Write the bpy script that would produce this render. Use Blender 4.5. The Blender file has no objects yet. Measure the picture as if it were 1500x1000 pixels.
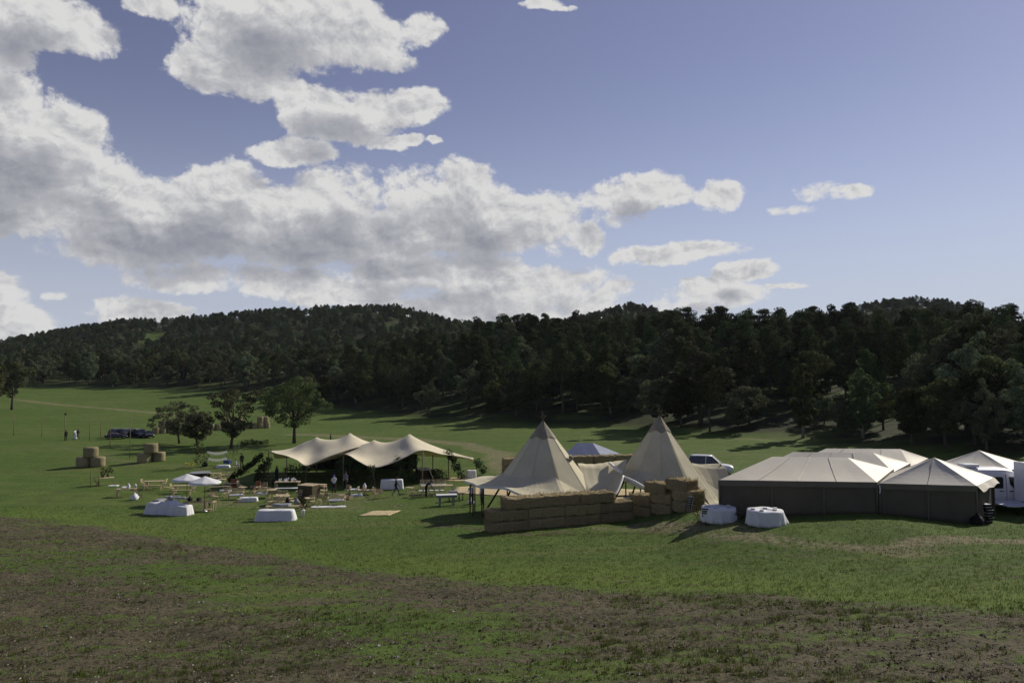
import bpy, bmesh, math, random
import numpy as np
from mathutils import Vector, Matrix, Euler
R = math.radians
rnd = random.Random(7)
rng = np.random.default_rng(11)
S = bpy.context.scene
COL = S.collection

# ---------------------------------------------------------------- camera, sun, sky
CAM = Vector((0, 0, 11.0)); PITCH = math.atan(50 / 1100)
cd = bpy.data.cameras.new('camera'); cam = bpy.data.objects.new('camera', cd); COL.objects.link(cam)
cd.sensor_width = 36; cd.lens = 36 * 1100 / 1500; cd.clip_end = 6000; cd.clip_start = .1
cam.location = CAM; cam.rotation_euler = (R(90) + PITCH, 0, 0); S.camera = cam
SUN_AZ, SUN_EL = R(48), R(30.5)          # azimuth measured from +y towards +x
sl = bpy.data.lights.new('sun', 'SUN'); so = bpy.data.objects.new('sun', sl); COL.objects.link(so)
sl.energy = 4.6; sl.angle = R(.5); sl.color = (1, .93, .80)
SUNV = Vector((math.sin(SUN_AZ) * math.cos(SUN_EL), math.cos(SUN_AZ) * math.cos(SUN_EL), math.sin(SUN_EL)))
so.rotation_euler = SUNV.to_track_quat('Z', 'Y').to_euler()
S.view_settings.view_transform = 'Standard'; S.view_settings.look = 'None'
S.view_settings.exposure = 0; S.view_settings.gamma = 1
S.render.engine = 'CYCLES'
S.cycles.max_bounces = 6; S.cycles.transparent_max_bounces = 8; S.cycles.diffuse_bounces = 3
S.cycles.use_denoising = True

class NT:
    """small helper for node trees"""
    def __init__(s, tree): s.t = tree; s.n = tree.nodes; s.l = tree.links
    def new(s, typ, **kw):
        n = s.n.new(typ)
        for k, v in kw.items(): setattr(n, k, v)
        return n
    def put(s, sock, v):
        if isinstance(v, bpy.types.NodeSocket): s.l.new(v, sock)
        elif v is not None: sock.default_value = v
    def math(s, op, a, b=None, c=None, clamp=False):
        n = s.new('ShaderNodeMath', operation=op, use_clamp=clamp)
        for i, v in enumerate((a, b, c)): s.put(n.inputs[i], v)
        return n.outputs[0]
    def vec(s, op, a, b=None, c=None):
        n = s.new('ShaderNodeVectorMath', operation=op)
        s.put(n.inputs[0], a); s.put(n.inputs[1], b)
        if c is not None: s.put(n.inputs[2], c)
        return n.outputs['Value'] if op in ('DOT_PRODUCT', 'LENGTH') else n.outputs[0]
    def noise(s, v, scale, detail=4, rough=.55, dim='3D', dist=0, lac=2.0):
        n = s.new('ShaderNodeTexNoise', noise_dimensions=dim)
        s.put(n.inputs['Vector'], v); n.inputs['Scale'].default_value = scale
        n.inputs['Detail'].default_value = detail; n.inputs['Roughness'].default_value = rough
        n.inputs['Distortion'].default_value = dist; n.inputs['Lacunarity'].default_value = lac
        return n
    def ramp(s, fac, stops, interp='LINEAR'):
        n = s.new('ShaderNodeValToRGB'); n.color_ramp.interpolation = interp
        e = n.color_ramp.elements
        while len(e) < len(stops): e.new(.5)
        for k, (p, c) in zip(e, stops):
            k.position = p; k.color = (c, c, c, 1) if not hasattr(c, '__len__') else (*c[:3], 1)
        s.put(n.inputs[0], fac); return n.outputs[0]
    def mix(s, fac, a, b, mode='MIX'):
        n = s.new('ShaderNodeMix', data_type='RGBA', blend_type=mode); n.clamp_factor = True
        s.put(n.inputs[0], fac)
        for i, v in ((6, a), (7, b)):
            if not isinstance(v, bpy.types.NodeSocket) and len(v) == 3: v = (*v, 1)
            s.put(n.inputs[i], v)
        return n.outputs[2]
    def smooth(s, v, a, b, lo=0, hi=1):
        n = s.new('ShaderNodeMapRange', interpolation_type='SMOOTHSTEP')
        s.put(n.inputs[0], v)
        for i, q in zip((1, 2, 3, 4), (a, b, lo, hi)): n.inputs[i].default_value = q
        return n.outputs[0]

def pix_dir(px, py):
    u = (px - 750) / 1100; v = (500 - py) / 1100
    c, s_ = math.cos(PITCH), math.sin(PITCH)
    return Vector((u, c - v * s_, s_ + v * c))
def at(px, py, d):
    """world point seen at pixel (px, py) of the 1500x1000 photo, d metres ahead"""
    q = pix_dir(px, py); return CAM + q * (d / q.y)

# --- world: physical sky with cumulus built on the sky directions
W = bpy.data.worlds.new('World'); S.world = W; W.use_nodes = True
w = NT(W.node_tree); w.n.clear()
CL = [(60,28,115,52,1),(0,60,65,48,1),(128,42,42,26,.9),(215,6,44,24,1),(335,2,80,14,.8),(435,40,150,70,1.1),(350,98,95,48,1),(525,55,95,42,1),
 (618,46,36,26,.85),(565,84,55,16,.8),(290,98,52,24,.9),(520,156,110,38,1),(605,148,50,32,.9),(500,188,75,30,1),(440,224,62,22,.95),(565,212,34,14,.7),
 (430,135,34,26,.8),(10,230,125,125,1.15),(85,210,80,66,1),(125,270,95,60,1),(0,140,60,46,1),(165,272,50,42,1),(10,315,90,46,1),(200,325,190,68,1.2),
 (340,292,78,54,1),(310,330,210,60,1.2),(500,305,85,56,1),(450,330,170,62,1.2),(600,302,85,56,1),(682,292,75,52,1),(720,320,90,52,1.05),(790,330,75,52,1),
 (650,335,170,46,1.15),(560,348,220,34,1.1),(150,352,130,44,1.1),(900,294,72,36,.95),(952,280,66,30,.95),(1045,287,52,22,.85),(848,345,36,28,.9),
 (1000,291,56,17,.9),(1192,281,62,18,.88),(1244,276,36,12,.8),(1150,304,54,10,.72),(958,374,68,16,.8),(1034,363,66,15,.78),(310,406,120,26,.92),(410,416,120,26,.92),
 (490,432,130,24,.85),(650,402,160,40,.95),(780,417,125,36,.92),(885,432,85,24,.8),(560,388,70,24,.8),(720,445,230,38,.85),(1096,397,44,16,.8),
 (1050,420,58,13,.68),(1030,436,120,18,.55),(200,456,80,22,.82),(150,440,26,12,.7),(25,472,75,30,.9),(75,432,26,9,.68),(1162,422,36,6,.55),
 (792,4,34,9,.7),(826,9,18,7,.65),(610,208,16,8,.6),(645,210,12,5,.55),(960,455,120,14,.5),
 (-200,200,220,120,1.1),(-150,420,200,50,1),(-320,330,200,90,1.1),(-200,20,160,50,1),(450,-120,260,80,1),(100,-190,220,80,1)]
def azel(px, py):
    q = pix_dir(px, py).normalized(); return math.atan2(q.x, q.y), math.asin(q.z)
gt = bpy.data.node_groups.new('cloud_cover', 'ShaderNodeTree')
gt.interface.new_socket('Vector', in_out='INPUT', socket_type='NodeSocketVector')
gt.interface.new_socket('Cover', in_out='OUTPUT', socket_type='NodeSocketFloat')
g = NT(gt); gi = g.new('NodeGroupInput').outputs[0]; run = None
for (px, py, rx, ry, wt) in CL:
    a0, e0 = azel(px, py); a1, _ = azel(px + rx, py); _, e1 = azel(px, py - ry)
    ia, ie = 1 / abs(a1 - a0), 1 / abs(e1 - e0)
    d = g.vec('MULTIPLY_ADD', gi, (ia, ie, 0), (-a0 * ia, -e0 * ie, 0))
    f = g.math('MULTIPLY_ADD', g.vec('DOT_PRODUCT', d, d), -.8 * wt, wt)
    run = f if run is None else g.math('SMOOTH_MAX', run, f, .25)
g.l.new(g.math('MAXIMUM', run, -1.0), g.new('NodeGroupOutput').inputs[0])
tc = w.new('ShaderNodeTexCoord').outputs['Generated']
sx = w.new('ShaderNodeSeparateXYZ'); w.put(sx.inputs[0], tc)
az = w.math('ARCTAN2', sx.outputs[0], sx.outputs[1]); el = w.math('ARCSINE', sx.outputs[2])
cx = w.new('ShaderNodeCombineXYZ'); w.put(cx.inputs[0], az); w.put(cx.inputs[1], el); P0 = cx.outputs[0]
def puffs(q, scale, detail):
    v = w.new('ShaderNodeTexVoronoi', voronoi_dimensions='2D', feature='SMOOTH_F1'); w.put(v.inputs['Vector'], q)
    v.inputs['Scale'].default_value = scale; v.inputs['Detail'].default_value = detail; v.inputs['Roughness'].default_value = .58; v.inputs['Smoothness'].default_value = .25
    v.inputs['Lacunarity'].default_value = 2.3; v.normalize = True; return v.outputs['Distance']
n1 = w.noise(w.vec('MULTIPLY', P0, (1, 1.4, 1)), 8, 7, .58, '2D')
warp = w.vec('MULTIPLY_ADD', n1.outputs['Color'], (.050, .034, 0), (-.025, -.017, 0))
PW = w.vec('ADD', P0, warp)
def cover_at(off):
    grp = w.new('ShaderNodeGroup', node_tree=gt); w.put(grp.inputs[0], w.vec('ADD', PW, off)); return grp.outputs[0]
Q0 = w.vec('MULTIPLY', PW, (1, 1.35, 1))
V0 = puffs(Q0, 13, 5.2); V1 = puffs(w.vec('ADD', Q0, (.005, .0105, 0)), 13, 5.2)
B0 = cover_at((0, 0, 0)); B1 = cover_at((.016, .036, 0))
nz = w.math('MULTIPLY_ADD', n1.outputs[0], 1.5, -.75)
D0 = w.math('ADD', B0, w.math('ADD', nz, w.math('MULTIPLY_ADD', V0, -1.9, .60)))
fz = w.noise(P0, 95, 4, .65, '2D').outputs[0]
cover = w.smooth(w.math('ADD', D0, w.math('MULTIPLY_ADD', fz, .38, -.19)), .13, .54)
nl = w.noise(w.vec('ADD', P0, (.012, .03, 0)), 13, 3, .5, '2D').outputs[0]
thick = w.smooth(w.math('ADD', B1, w.math('MULTIPLY_ADD', nl, 1.3, -.65)), .15, 1.45)
relief = w.math('MULTIPLY', w.math('SUBTRACT', V1, V0), 1.75)
edge = w.math('MULTIPLY', w.smooth(D0, 1.1, .25), .16)
lit = w.math('MULTIPLY_ADD', thick, -.60, .90)
lit = w.math('ADD', w.math('ADD', lit, edge), w.math('MULTIPLY', relief, w.math('MULTIPLY_ADD', thick, -.45, 1.0)), clamp=True)
ccol = w.ramp(lit, [(0, (.20, .21, .26)), (.30, (.30, .31, .355)), (.65, (.45, .455, .485)), (1, (.70, .695, .69))])
sky = w.new('ShaderNodeTexSky', sky_type='NISHITA'); sky.sun_disc = False
sky.sun_elevation = SUN_EL; sky.sun_rotation = SUN_AZ; sky.altitude = 400; sky.dust_density = .12; sky.air_density = 1.0; sky.ozone_density = 2.0
hs = w.new('ShaderNodeHueSaturation'); w.put(hs.inputs['Color'], sky.outputs[0]); hs.inputs['Saturation'].default_value = .78; hs.inputs['Hue'].default_value = .530
bgs = w.new('ShaderNodeBackground'); mist = w.math('POWER', w.smooth(el, .42, -.02), 1.6)
w.put(bgs.inputs[0], w.mix(w.math('MULTIPLY', mist, .9), hs.outputs[0], (6.3, 6.75, 8.3))); bgs.inputs[1].default_value = .078
bgc = w.new('ShaderNodeBackground'); w.put(bgc.inputs[0], ccol); bgc.inputs[1].default_value = 1.0
ms = w.new('ShaderNodeMixShader'); w.put(ms.inputs[0], cover); w.l.new(bgs.outputs[0], ms.inputs[1]); w.l.new(bgc.outputs[0], ms.inputs[2])
wo = w.new('ShaderNodeOutputWorld'); w.l.new(ms.outputs[0], wo.inputs[0])

# ---------------------------------------------------------------- mesh helpers
def link(o, parent=None):
    COL.objects.link(o)
    if parent is not None: o.parent = parent
    return o
def tag(o, label=None, cat=None, group=None, kind=None):
    if label: o['label'] = label
    if cat: o['category'] = cat
    if group: o['group'] = group
    if kind: o['kind'] = kind
    return o
def thing(name, label, cat, loc=(0, 0, 0), rz=0, group=None):
    o = bpy.data.objects.new(name, None); o.empty_display_size = .2
    o.location = loc; o.rotation_euler = (0, 0, rz); link(o); return tag(o, label, cat, group)
def copy_tree(o, parent=None, loc=None, rz=None, sc=None, label=None, group=None):
    c = o.copy(); COL.objects.link(c)
    if parent is not None: c.parent = parent
    for ch in list(o.children): copy_tree(ch, c)
    if loc is not None: c.location = loc
    if rz is not None: c.rotation_euler = (0, 0, rz)
    if sc is not None: c.scale = sc if hasattr(sc, '__len__') else (sc, sc, sc)
    if label: c['label'] = label
    if group: c['group'] = group
    return c
def np_mesh(name, V, F, mats=(), fm=None, smooth=True):
    """mesh from numpy arrays; F is (n,3) or (n,4)"""
    me = bpy.data.meshes.new(name); V = np.asarray(V, np.float32); F = np.asarray(F, np.int32)
    n, k = F.shape
    me.vertices.add(len(V)); me.vertices.foreach_set('co', V.ravel())
    me.loops.add(n * k); me.loops.foreach_set('vertex_index', F.ravel())
    me.polygons.add(n); me.polygons.foreach_set('loop_start', np.arange(0, n * k, k, dtype=np.int32))
    me.polygons.foreach_set('use_smooth', np.full(n, smooth, bool))
    for m in mats: me.materials.append(m)
    if fm is not None: me.polygons.foreach_set('material_index', np.asarray(fm, np.int32))
    me.update(calc_edges=True); me.validate(); return me

class MB:
    """collects shapes into one mesh object"""
    def __init__(s): s.v = []; s.f = []; s.m = []; s.cur = 0
    def add(s, vs, fs):
        b = len(s.v); s.v += [tuple(v) for v in vs]; s.f += [tuple(i + b for i in f) for f in fs]; s.m += [s.cur] * len(fs); return s
    def mat(s, i): s.cur = i; return s
    def box(s, c, size, rz=0, rx=0, ry=0, taper=1.0):
        M = Matrix.Translation(c) @ Euler((rx, ry, rz)).to_matrix().to_4x4()
        x, y, z = (q / 2 for q in size); t = taper
        vs = [M @ Vector(p) for p in ((-x,-y,-z),(x,-y,-z),(x,y,-z),(-x,y,-z),(-x*t,-y*t,z),(x*t,-y*t,z),(x*t,y*t,z),(-x*t,y*t,z))]
        return s.add(vs, [(0,3,2,1),(4,5,6,7),(0,1,5,4),(1,2,6,5),(2,3,7,6),(3,0,4,7)])
    def tube(s, pts, rad, n=6, cap=True):
        pts = [Vector(p) for p in pts]
        if not hasattr(rad, '__len__'): rad = [rad] * len(pts)
        vs = []; fs = []
        for i, p in enumerate(pts):
            t = (pts[min(i + 1, len(pts) - 1)] - pts[max(i - 1, 0)])
            t = t.normalized() if t.length > 1e-9 else Vector((0, 0, 1))
            a = t.orthogonal().normalized() if abs(t.z) > .98 or i == -1 else t.cross(Vector((0, 0, 1))).normalized()
            b = t.cross(a)
            for k in range(n):
                q = 2 * math.pi * k / n; vs.append(p + (a * math.cos(q) + b * math.sin(q)) * rad[i])
        for i in range(len(pts) - 1):
            for k in range(n):
                k2 = (k + 1) % n; fs.append((i*n+k, i*n+k2, (i+1)*n+k2, (i+1)*n+k))
        if cap: fs.append(tuple(range(n))[::-1]); fs.append(tuple((len(pts)-1)*n + k for k in range(n)))
        return s.add(vs, fs)
    def lathe(s, prof, c=(0, 0, 0), n=16, cap=True, wob=None):
        vs = []; fs = []; m = len(prof)
        for k in range(n):
            a = 2 * math.pi * k / n
            for i, (r, z) in enumerate(prof):
                rr = r * (1 if wob is None else wob(a, z)); vs.append((c[0] + rr * math.cos(a), c[1] + rr * math.sin(a), c[2] + z))
        for k in range(n):
            k2 = (k + 1) % n
            for i in range(m - 1): fs.append((k*m+i, k2*m+i, k2*m+i+1, k*m+i+1))
        if cap:
            if prof[0][0] > 1e-4: fs.append(tuple(k*m for k in range(n))[::-1])
            if prof[-1][0] > 1e-4: fs.append(tuple(k*m+m-1 for k in range(n)))
        return s.add(vs, fs)
    def grid(s, pts, closed=False):
        """pts[i][j] grid of points"""
        a, b = len(pts), len(pts[0]); vs = [p for row in pts for p in row]; fs = []
        for i in range(a - 1):
            for j in range(b - (0 if closed else 1)):
                j2 = (j + 1) % b; fs.append((i*b+j, i*b+j2, (i+1)*b+j2, (i+1)*b+j))
        return s.add(vs, fs)
    def prism(s, poly, ax, lo, hi):
        """extrude a 2d polygon along axis ax ('x','y','z')"""
        def pt(p, q): return {'x': (q, p[0], p[1]), 'y': (p[0], q, p[1]), 'z': (p[0], p[1], q)}[ax]
        n = len(poly); vs = [pt(p, lo) for p in poly] + [pt(p, hi) for p in poly]
        return s.add(vs, [tuple(range(n))[::-1], tuple(range(n, 2*n))] + [(i, (i+1) % n, n+(i+1) % n, n+i) for i in range(n)])
    def build(s, name, mats, parent=None, smooth=False, origin=None, bevel=0, solid=0, sub=0):
        me = bpy.data.meshes.new(name); o0 = Vector(origin) if origin is not None else Vector((0, 0, 0))
        me.from_pydata([Vector(v) - o0 for v in s.v], [], s.f)
        for m in (mats if isinstance(mats, (list, tuple)) else [mats]): me.materials.append(m)
        me.polygons.foreach_set('material_index', s.m); me.polygons.foreach_set('use_smooth', [smooth] * len(s.f))
        bm = bmesh.new(); bm.from_mesh(me); bmesh.ops.recalc_face_normals(bm, faces=bm.faces); bm.to_mesh(me); bm.free()
        me.update(); o = bpy.data.objects.new(name, me); link(o, parent)
        if origin is not None and parent is None: o.location = origin
        if sub: q = o.modifiers.new('s', 'SUBSURF'); q.levels = q.render_levels = sub
        if solid: q = o.modifiers.new('t', 'SOLIDIFY'); q.thickness = solid; q.offset = 0
        if bevel: q = o.modifiers.new('b', 'BEVEL'); q.width = bevel; q.segments = 2; q.limit_method = 'ANGLE'
        return o

# ---------------------------------------------------------------- materials
MAT = {}
def material(name, col, rough=.8, var=.25, scale=3, spec=.3, bump=0, bscale=20, metal=0, trans=0, stretch=(1, 1, 1), col2=None, coat=0, rand=0):
    m = bpy.data.materials.new(name); m.use_nodes = True; t = NT(m.node_tree); b = t.n['Principled BSDF']
    tc = t.new('ShaderNodeTexCoord').outputs['Object']; v = t.vec('MULTIPLY', tc, stretch)
    n = t.noise(v, scale, 5, .6)
    c2 = col2 or tuple(min(1, c * (1 + var)) for c in col); c1 = tuple(c * (1 - var) for c in col) if not col2 else col
    c = t.mix(t.smooth(n.outputs[0], .3, .7), c1, c2)
    if rand:
        oi = t.new('ShaderNodeObjectInfo').outputs['Random']
        h = t.new('ShaderNodeHueSaturation'); t.put(h.inputs['Color'], c)
        t.put(h.inputs['Value'], t.math('MULTIPLY_ADD', oi, rand, 1 - rand / 2)); c = h.outputs[0]
    t.put(b.inputs['Base Color'], c); b.inputs['Roughness'].default_value = rough; b.inputs['Metallic'].default_value = metal
    b.inputs['Specular IOR Level'].default_value = spec; b.inputs['Coat Weight'].default_value = coat
    if bump:
        n2 = t.noise(v, bscale, 6, .65); bp = t.new('ShaderNodeBump'); bp.inputs['Strength'].default_value = bump; bp.inputs['Distance'].default_value = .05
        t.put(bp.inputs['Height'], n2.outputs[0]); t.l.new(bp.outputs[0], b.inputs['Normal'])
    if trans:
        tr = t.new('ShaderNodeBsdfTranslucent'); t.put(tr.inputs[0], c); mx = t.new('ShaderNodeMixShader'); mx.inputs[0].default_value = trans
        t.l.new(b.outputs[0], mx.inputs[1]); t.l.new(tr.outputs[0], mx.inputs[2])
        t.l.new(mx.outputs[0], t.n['Material Output'].inputs[0])
    MAT[name] = m; return m

# ---------------------------------------------------------------- terrain
EDGE_PX = np.array([-900, -300, 0, 150, 350, 450, 520, 600, 800, 1000, 1150, 1300, 1500, 1800, 2600.])
EDGE_D = np.array([290, 290, 275, 272, 248, 210, 193, 178, 152, 137, 122, 110, 97, 88, 82.])
SKY_PX = np.array([-900, -300, 0, 100, 180, 240, 300, 400, 500, 570, 610, 660, 720, 800, 870, 920, 960, 1000, 1150, 1230, 1280, 1340, 1400, 1440, 1500, 1800, 2600.])
SKY_PY = np.array([540, 520, 497, 477, 466, 466, 460, 451, 446, 443, 452, 466, 472, 470, 456, 442, 449, 468, 468, 455, 440, 434, 440, 455, 470, 480, 500.])
RIDGE = 650.
_py = np.arange(-120, 2001, 1.0)
_pz = np.interp(_py, [-120, -40, 0, 8, 18, 30, 45, 55, 65, 80, 130, 200, 300, 2000], [12, 11, 9.3, 6.2, 3.5, 2.35, 1.55, .8, .12, -.1, .2, 1.3, 3.0, 3.0])
_k = np.exp(-.5 * (np.arange(-9, 10) / 3.0) ** 2); _k /= _k.sum()
_pz = np.convolve(np.pad(_pz, 9, 'edge'), _k, 'valid')
def sstep(a, b, x): t = np.clip((x - a) / (b - a), 0, 1); return t * t * (3 - 2 * t)
def wav(x, y, s, k=0): return np.sin(x / s + 1.3 * np.sin(y / s * .7 + k) + k * 2.1) * np.cos(y / s * 1.1 + .9 * np.sin(x / s * .8 + k))
def edge_t(x, y):
    px = 750 + 1100 * x / np.maximum(y, 20.); return y - np.interp(px, EDGE_PX, EDGE_D) + 3.5 * wav(x, y, 14, 1), px
def height(x, y):
    x = np.asarray(x, float); y = np.asarray(y, float)
    z = np.interp(y, _py, _pz)
    z = z + .042 * np.clip(x, -12, 60) * (1 - sstep(58, 105, y))
    z = z + .72 * sstep(7, 12, x) * (1 - sstep(19, 26, x)) * sstep(31, 40, y) * (1 - sstep(46, 57, y))
    t, px = edge_t(x, y)
    left = 1 - sstep(480, 800, px)
    z = z + 4.2 * left * sstep(150, 300, y)
    rise_r = np.interp(t, [-30, 0, 15, 60, 95, 140, 220, 2000], [0, .3, 2.3, 7.8, 12.4, 14.3, 13, 12])
    rise_l = np.interp(t, [-30, 0, 15, 50, 110, 2000], [0, .2, 1.4, 4, 5, 6])
    z = z + rise_r * (1 - left) + rise_l * left
    top = 11 + (550 - np.interp(px, SKY_PX, SKY_PY)) / 1100 * RIDGE - 9.0
    far = sstep(330, RIDGE, y) * (1 - .55 * sstep(RIDGE, RIDGE + 260, y))
    zz = z * (1 - sstep(330, 560, y)) + sstep(330, 560, y) * 8
    z = zz + np.maximum(top - 8, 0) * far
    z = z + .10 * wav(x, y, 6.5, 2) * sstep(10, 40, y) + .5 * wav(x, y, 37, 3) * sstep(110, 170, y)
    return z
def hz(x, y): return float(height(x, y))
def G(px, py):
    """ground point under a photo pixel"""
    q = pix_dir(px, py); d = 8.0
    while d < 900:
        p = CAM + q * (d / q.y)
        if p.z < hz(p.x, d): break
        d += .25
    lo, hi = d - .25, d
    for _ in range(14):
        m = (lo + hi) / 2; p = CAM + q * (m / q.y)
        if p.z < hz(p.x, m): hi = m
        else: lo = m
    p = CAM + q * (hi / q.y); return Vector((p.x, p.y, hz(p.x, p.y)))
def GD(px, d):
    """ground point straight under the ray column px at depth d"""
    x = (px - 750) / 1100 * d * 1.001; return Vector((x, d, hz(x, d)))
# ---------------------------------------------------------------- ground sheet
def axis(parts):
    out = []
    for a, b, st in parts: out += list(np.arange(a, b, st))
    return np.array(out)
_xr = axis([(0, 42, .5), (42, 170, 2), (170, 720, 8), (720, 3200, 110)])
XS = np.concatenate([-_xr[:0:-1], _xr]); YS = axis([(-90, 0, 4), (0, 10, .8), (10, 62, .32), (62, 165, .9), (165, 330, 2.2), (330, 1200, 9), (1200, 3600, 110)])
GX, GY = np.meshgrid(XS, YS); gx, gy = GX.ravel(), GY.ravel(); gz = height(gx, gy)
def wpoly(pp): return np.array([[*G(a, b)[:2]] for a, b in pp])
def pdist(pl):
    d = np.full(len(gx), 1e9)
    for (x0, y0), (x1, y1) in zip(pl[:-1], pl[1:]):
        vx, vy = x1 - x0, y1 - y0; L = vx * vx + vy * vy + 1e-9
        t = np.clip(((gx - x0) * vx + (gy - y0) * vy) / L, 0, 1); d = np.minimum(d, np.hypot(gx - x0 - t * vx, gy - y0 - t * vy))
    return d
def stripe(pp, wd): return 1 - sstep(wd * .35, wd * 1.25, pdist(wpoly(pp)) + .5 * wav(gx, gy, 2.3, 5) * min(1, wd * .4))
# dark worn soil nearer than this line (a ploughed strip below the mown band)
bl = wpoly([(0, 754), (150, 771), (300, 798), (420, 815), (560, 834), (720, 850), (900, 861), (1100, 869), (1300, 883), (1499, 889)])
yb = np.interp(gx, bl[:, 0], bl[:, 1])
near = yb - gy + .55 * wav(gx, gy, 1.7, 4) + .5 * wav(gx, gy, 4.1, 1)
soil = .82 * sstep(-.6, 1.4, near) * (gy > -20)
soil *= 1 - .50 * stripe([(0, 812), (150, 822), (300, 845), (480, 885), (640, 930), (760, 980)], 3.4)
soil *= 1 - .25 * stripe([(850, 985), (1000, 950), (1200, 935), (1400, 925)], 1.8)
soil = np.maximum(soil, .55 * stripe([(620, 765), (760, 783), (930, 772), (1020, 768)], .9))
pale = .95 * stripe([(20, 585), (140, 597), (200, 602), (250, 607), (300, 614)], 1.6)
for pp, wd, k in (([(430, 636), (520, 640), (600, 643), (680, 650), (730, 664), (745, 690)], 3.2, .62), ([(95, 655), (200, 680), (300, 684), (330, 690)], 2.4, .42),
                  ([(560, 733), (600, 745), (640, 752), (690, 760)], 2.0, .35), ([(940, 768), (1060, 786), (1180, 796), (1290, 803), (1350, 806)], 1.3, .58), ([(1290, 803), (1220, 800), (1330, 812)], 1.0, .7),
                  ([(980, 772), (1040, 765), (1100, 778)], 1.5, .62), ([(1330, 795), (1420, 789), (1499, 792)], 1.1, .75), ([(300, 735), (420, 742), (520, 745)], 3.0, .46), ([(760, 770), (930, 775), (1050, 771)], 1.2, .5),
                  ([(1060, 640), (1150, 648), (1180, 650)], 2.5, .45), ([(480, 735), (620, 722), (700, 720)], 3.0, .42)):
    pale = np.maximum(pale, k * stripe(pp, wd))
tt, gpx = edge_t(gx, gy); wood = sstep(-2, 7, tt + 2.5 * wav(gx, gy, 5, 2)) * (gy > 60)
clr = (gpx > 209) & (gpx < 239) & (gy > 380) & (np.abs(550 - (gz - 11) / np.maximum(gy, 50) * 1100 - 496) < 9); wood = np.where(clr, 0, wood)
gz = gz + soil * (gy < 60) * rng.normal(0, .05, len(gx)) + (gy < 60) * rng.normal(0, .012, len(gx))
ny, nx = len(YS), len(XS); ii = np.arange((ny - 1) * (nx - 1)); r_, c_ = ii // (nx - 1), ii % (nx - 1); a_ = r_ * nx + c_
gme = np_mesh('ground', np.c_[gx, gy, gz], np.c_[a_, a_ + 1, a_ + nx + 1, a_ + nx])
lush = sstep(-6.5, -1.5, near) * (1 - sstep(-.6, .3, near)) * (.55 + .45 * sstep(-8, 6, gx))
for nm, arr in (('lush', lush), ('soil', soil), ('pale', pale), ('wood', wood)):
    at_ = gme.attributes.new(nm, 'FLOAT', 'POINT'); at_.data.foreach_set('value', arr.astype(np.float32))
gm = bpy.data.materials.new('meadow_ground'); gm.use_nodes = True; t = NT(gm.node_tree); b = t.n['Principled BSDF']
pos = t.new('ShaderNodeNewGeometry').outputs['Position']
at_n = lambda nm: t.new('ShaderNodeAttribute', attribute_name=nm).outputs['Fac']
nA, nB, nC, nD = (t.noise(pos, s, d, .62).outputs[0] for s, d in ((.045, 4), (.55, 5), (3.2, 6), (17, 4)))
mow = t.noise(t.vec('MULTIPLY', pos, (.10, 1.2, 1)), .5, 4, .6).outputs[0]
grass = t.mix(t.smooth(nA, .36, .64), (.078, .132, .022), (.108, .155, .033))
grass = t.mix(t.smooth(nB, .35, .7), grass, (.062, .108, .019))
grass = t.mix(t.math('MULTIPLY', t.smooth(mow, .50, .72), .55), grass, (.150, .150, .052))
grass = t.mix(t.math('MULTIPLY', t.smooth(nC, .5, .75), .55), grass, (.040, .066, .014))
grass = t.mix(t.math('MULTIPLY', t.smooth(nD, .52, .72), .45), grass, (.150, .165, .055))
grass = t.mix(t.math('MULTIPLY', at_n('lush'), .75), grass, t.mix(t.smooth(nC, .3, .7), (.095, .150, .020), (.150, .195, .036)))
dirt = t.mix(t.smooth(nB, .3, .7), (.080, .070, .042), (.138, .120, .074))
dirt = t.mix(t.math('MULTIPLY', t.smooth(nD, .58, .72), .5), dirt, (.25, .215, .155))
dirt = t.mix(t.math('MULTIPLY', t.smooth(t.noise(pos, 5.5, 6, .72).outputs[0], .48, .60), .85), dirt, (.036, .028, .020))
tan = t.mix(t.smooth(nC, .3, .7), (.19, .15, .095), (.30, .25, .165))
s1 = t.math('ADD', at_n('soil'), t.math('ADD', t.math('ADD', t.math('MULTIPLY_ADD', nD, 1.2, -.6), t.math('MULTIPLY_ADD', nB, 1.0, -.5)), t.math('ADD', t.math('MULTIPLY_ADD', nC, 2.2, -1.1), t.math('MULTIPLY_ADD', t.noise(t.vec('MULTIPLY', pos, (.16, 1.5, 1)), .8, 5, .6).outputs[0], 2.2, -1.1))))
c = t.mix(t.smooth(s1, .30, .74), grass, dirt)
s2 = t.math('ADD', at_n('pale'), t.math('ADD', t.math('MULTIPLY_ADD', nB, .8, -.4), t.math('MULTIPLY_ADD', nC, .9, -.45)))
c = t.mix(t.math('MULTIPLY', t.smooth(s2, .28, .85), .8), c, tan)
shaded_floor = t.mix(t.smooth(nB, .35, .65), (.019, .022, .010), (.040, .050, .017))  # undergrowth tone, darkened to paint in the shade under the trees
c = t.mix(t.math('MULTIPLY', at_n('wood'), t.smooth(t.noise(t.vec('MULTIPLY', pos, (.35, 1, 1)), .16, 4, .6).outputs[0], .62, .50, .45, 1)), c, shaded_floor)  # streaks of grass colour left through it as painted sunlit strips
t.put(b.inputs['Base Color'], c); b.inputs['Roughness'].default_value = .95; b.inputs['Specular IOR Level'].default_value = .12
hgt = t.math('ADD', t.math('MULTIPLY', t.noise(pos, 11, 6, .7).outputs[0], .14), t.math('MULTIPLY', nC, .22))
bp = t.new('ShaderNodeBump'); bp.inputs['Strength'].default_value = .8; bp.inputs['Distance'].default_value = .8
t.put(bp.inputs['Height'], hgt); t.l.new(bp.outputs[0], b.inputs['Normal'])
gme.materials.append(gm); go = bpy.data.objects.new('ground', gme); link(go); tag(go, 'green meadow with brown worn soil in the foreground', None, kind='structure')

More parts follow.
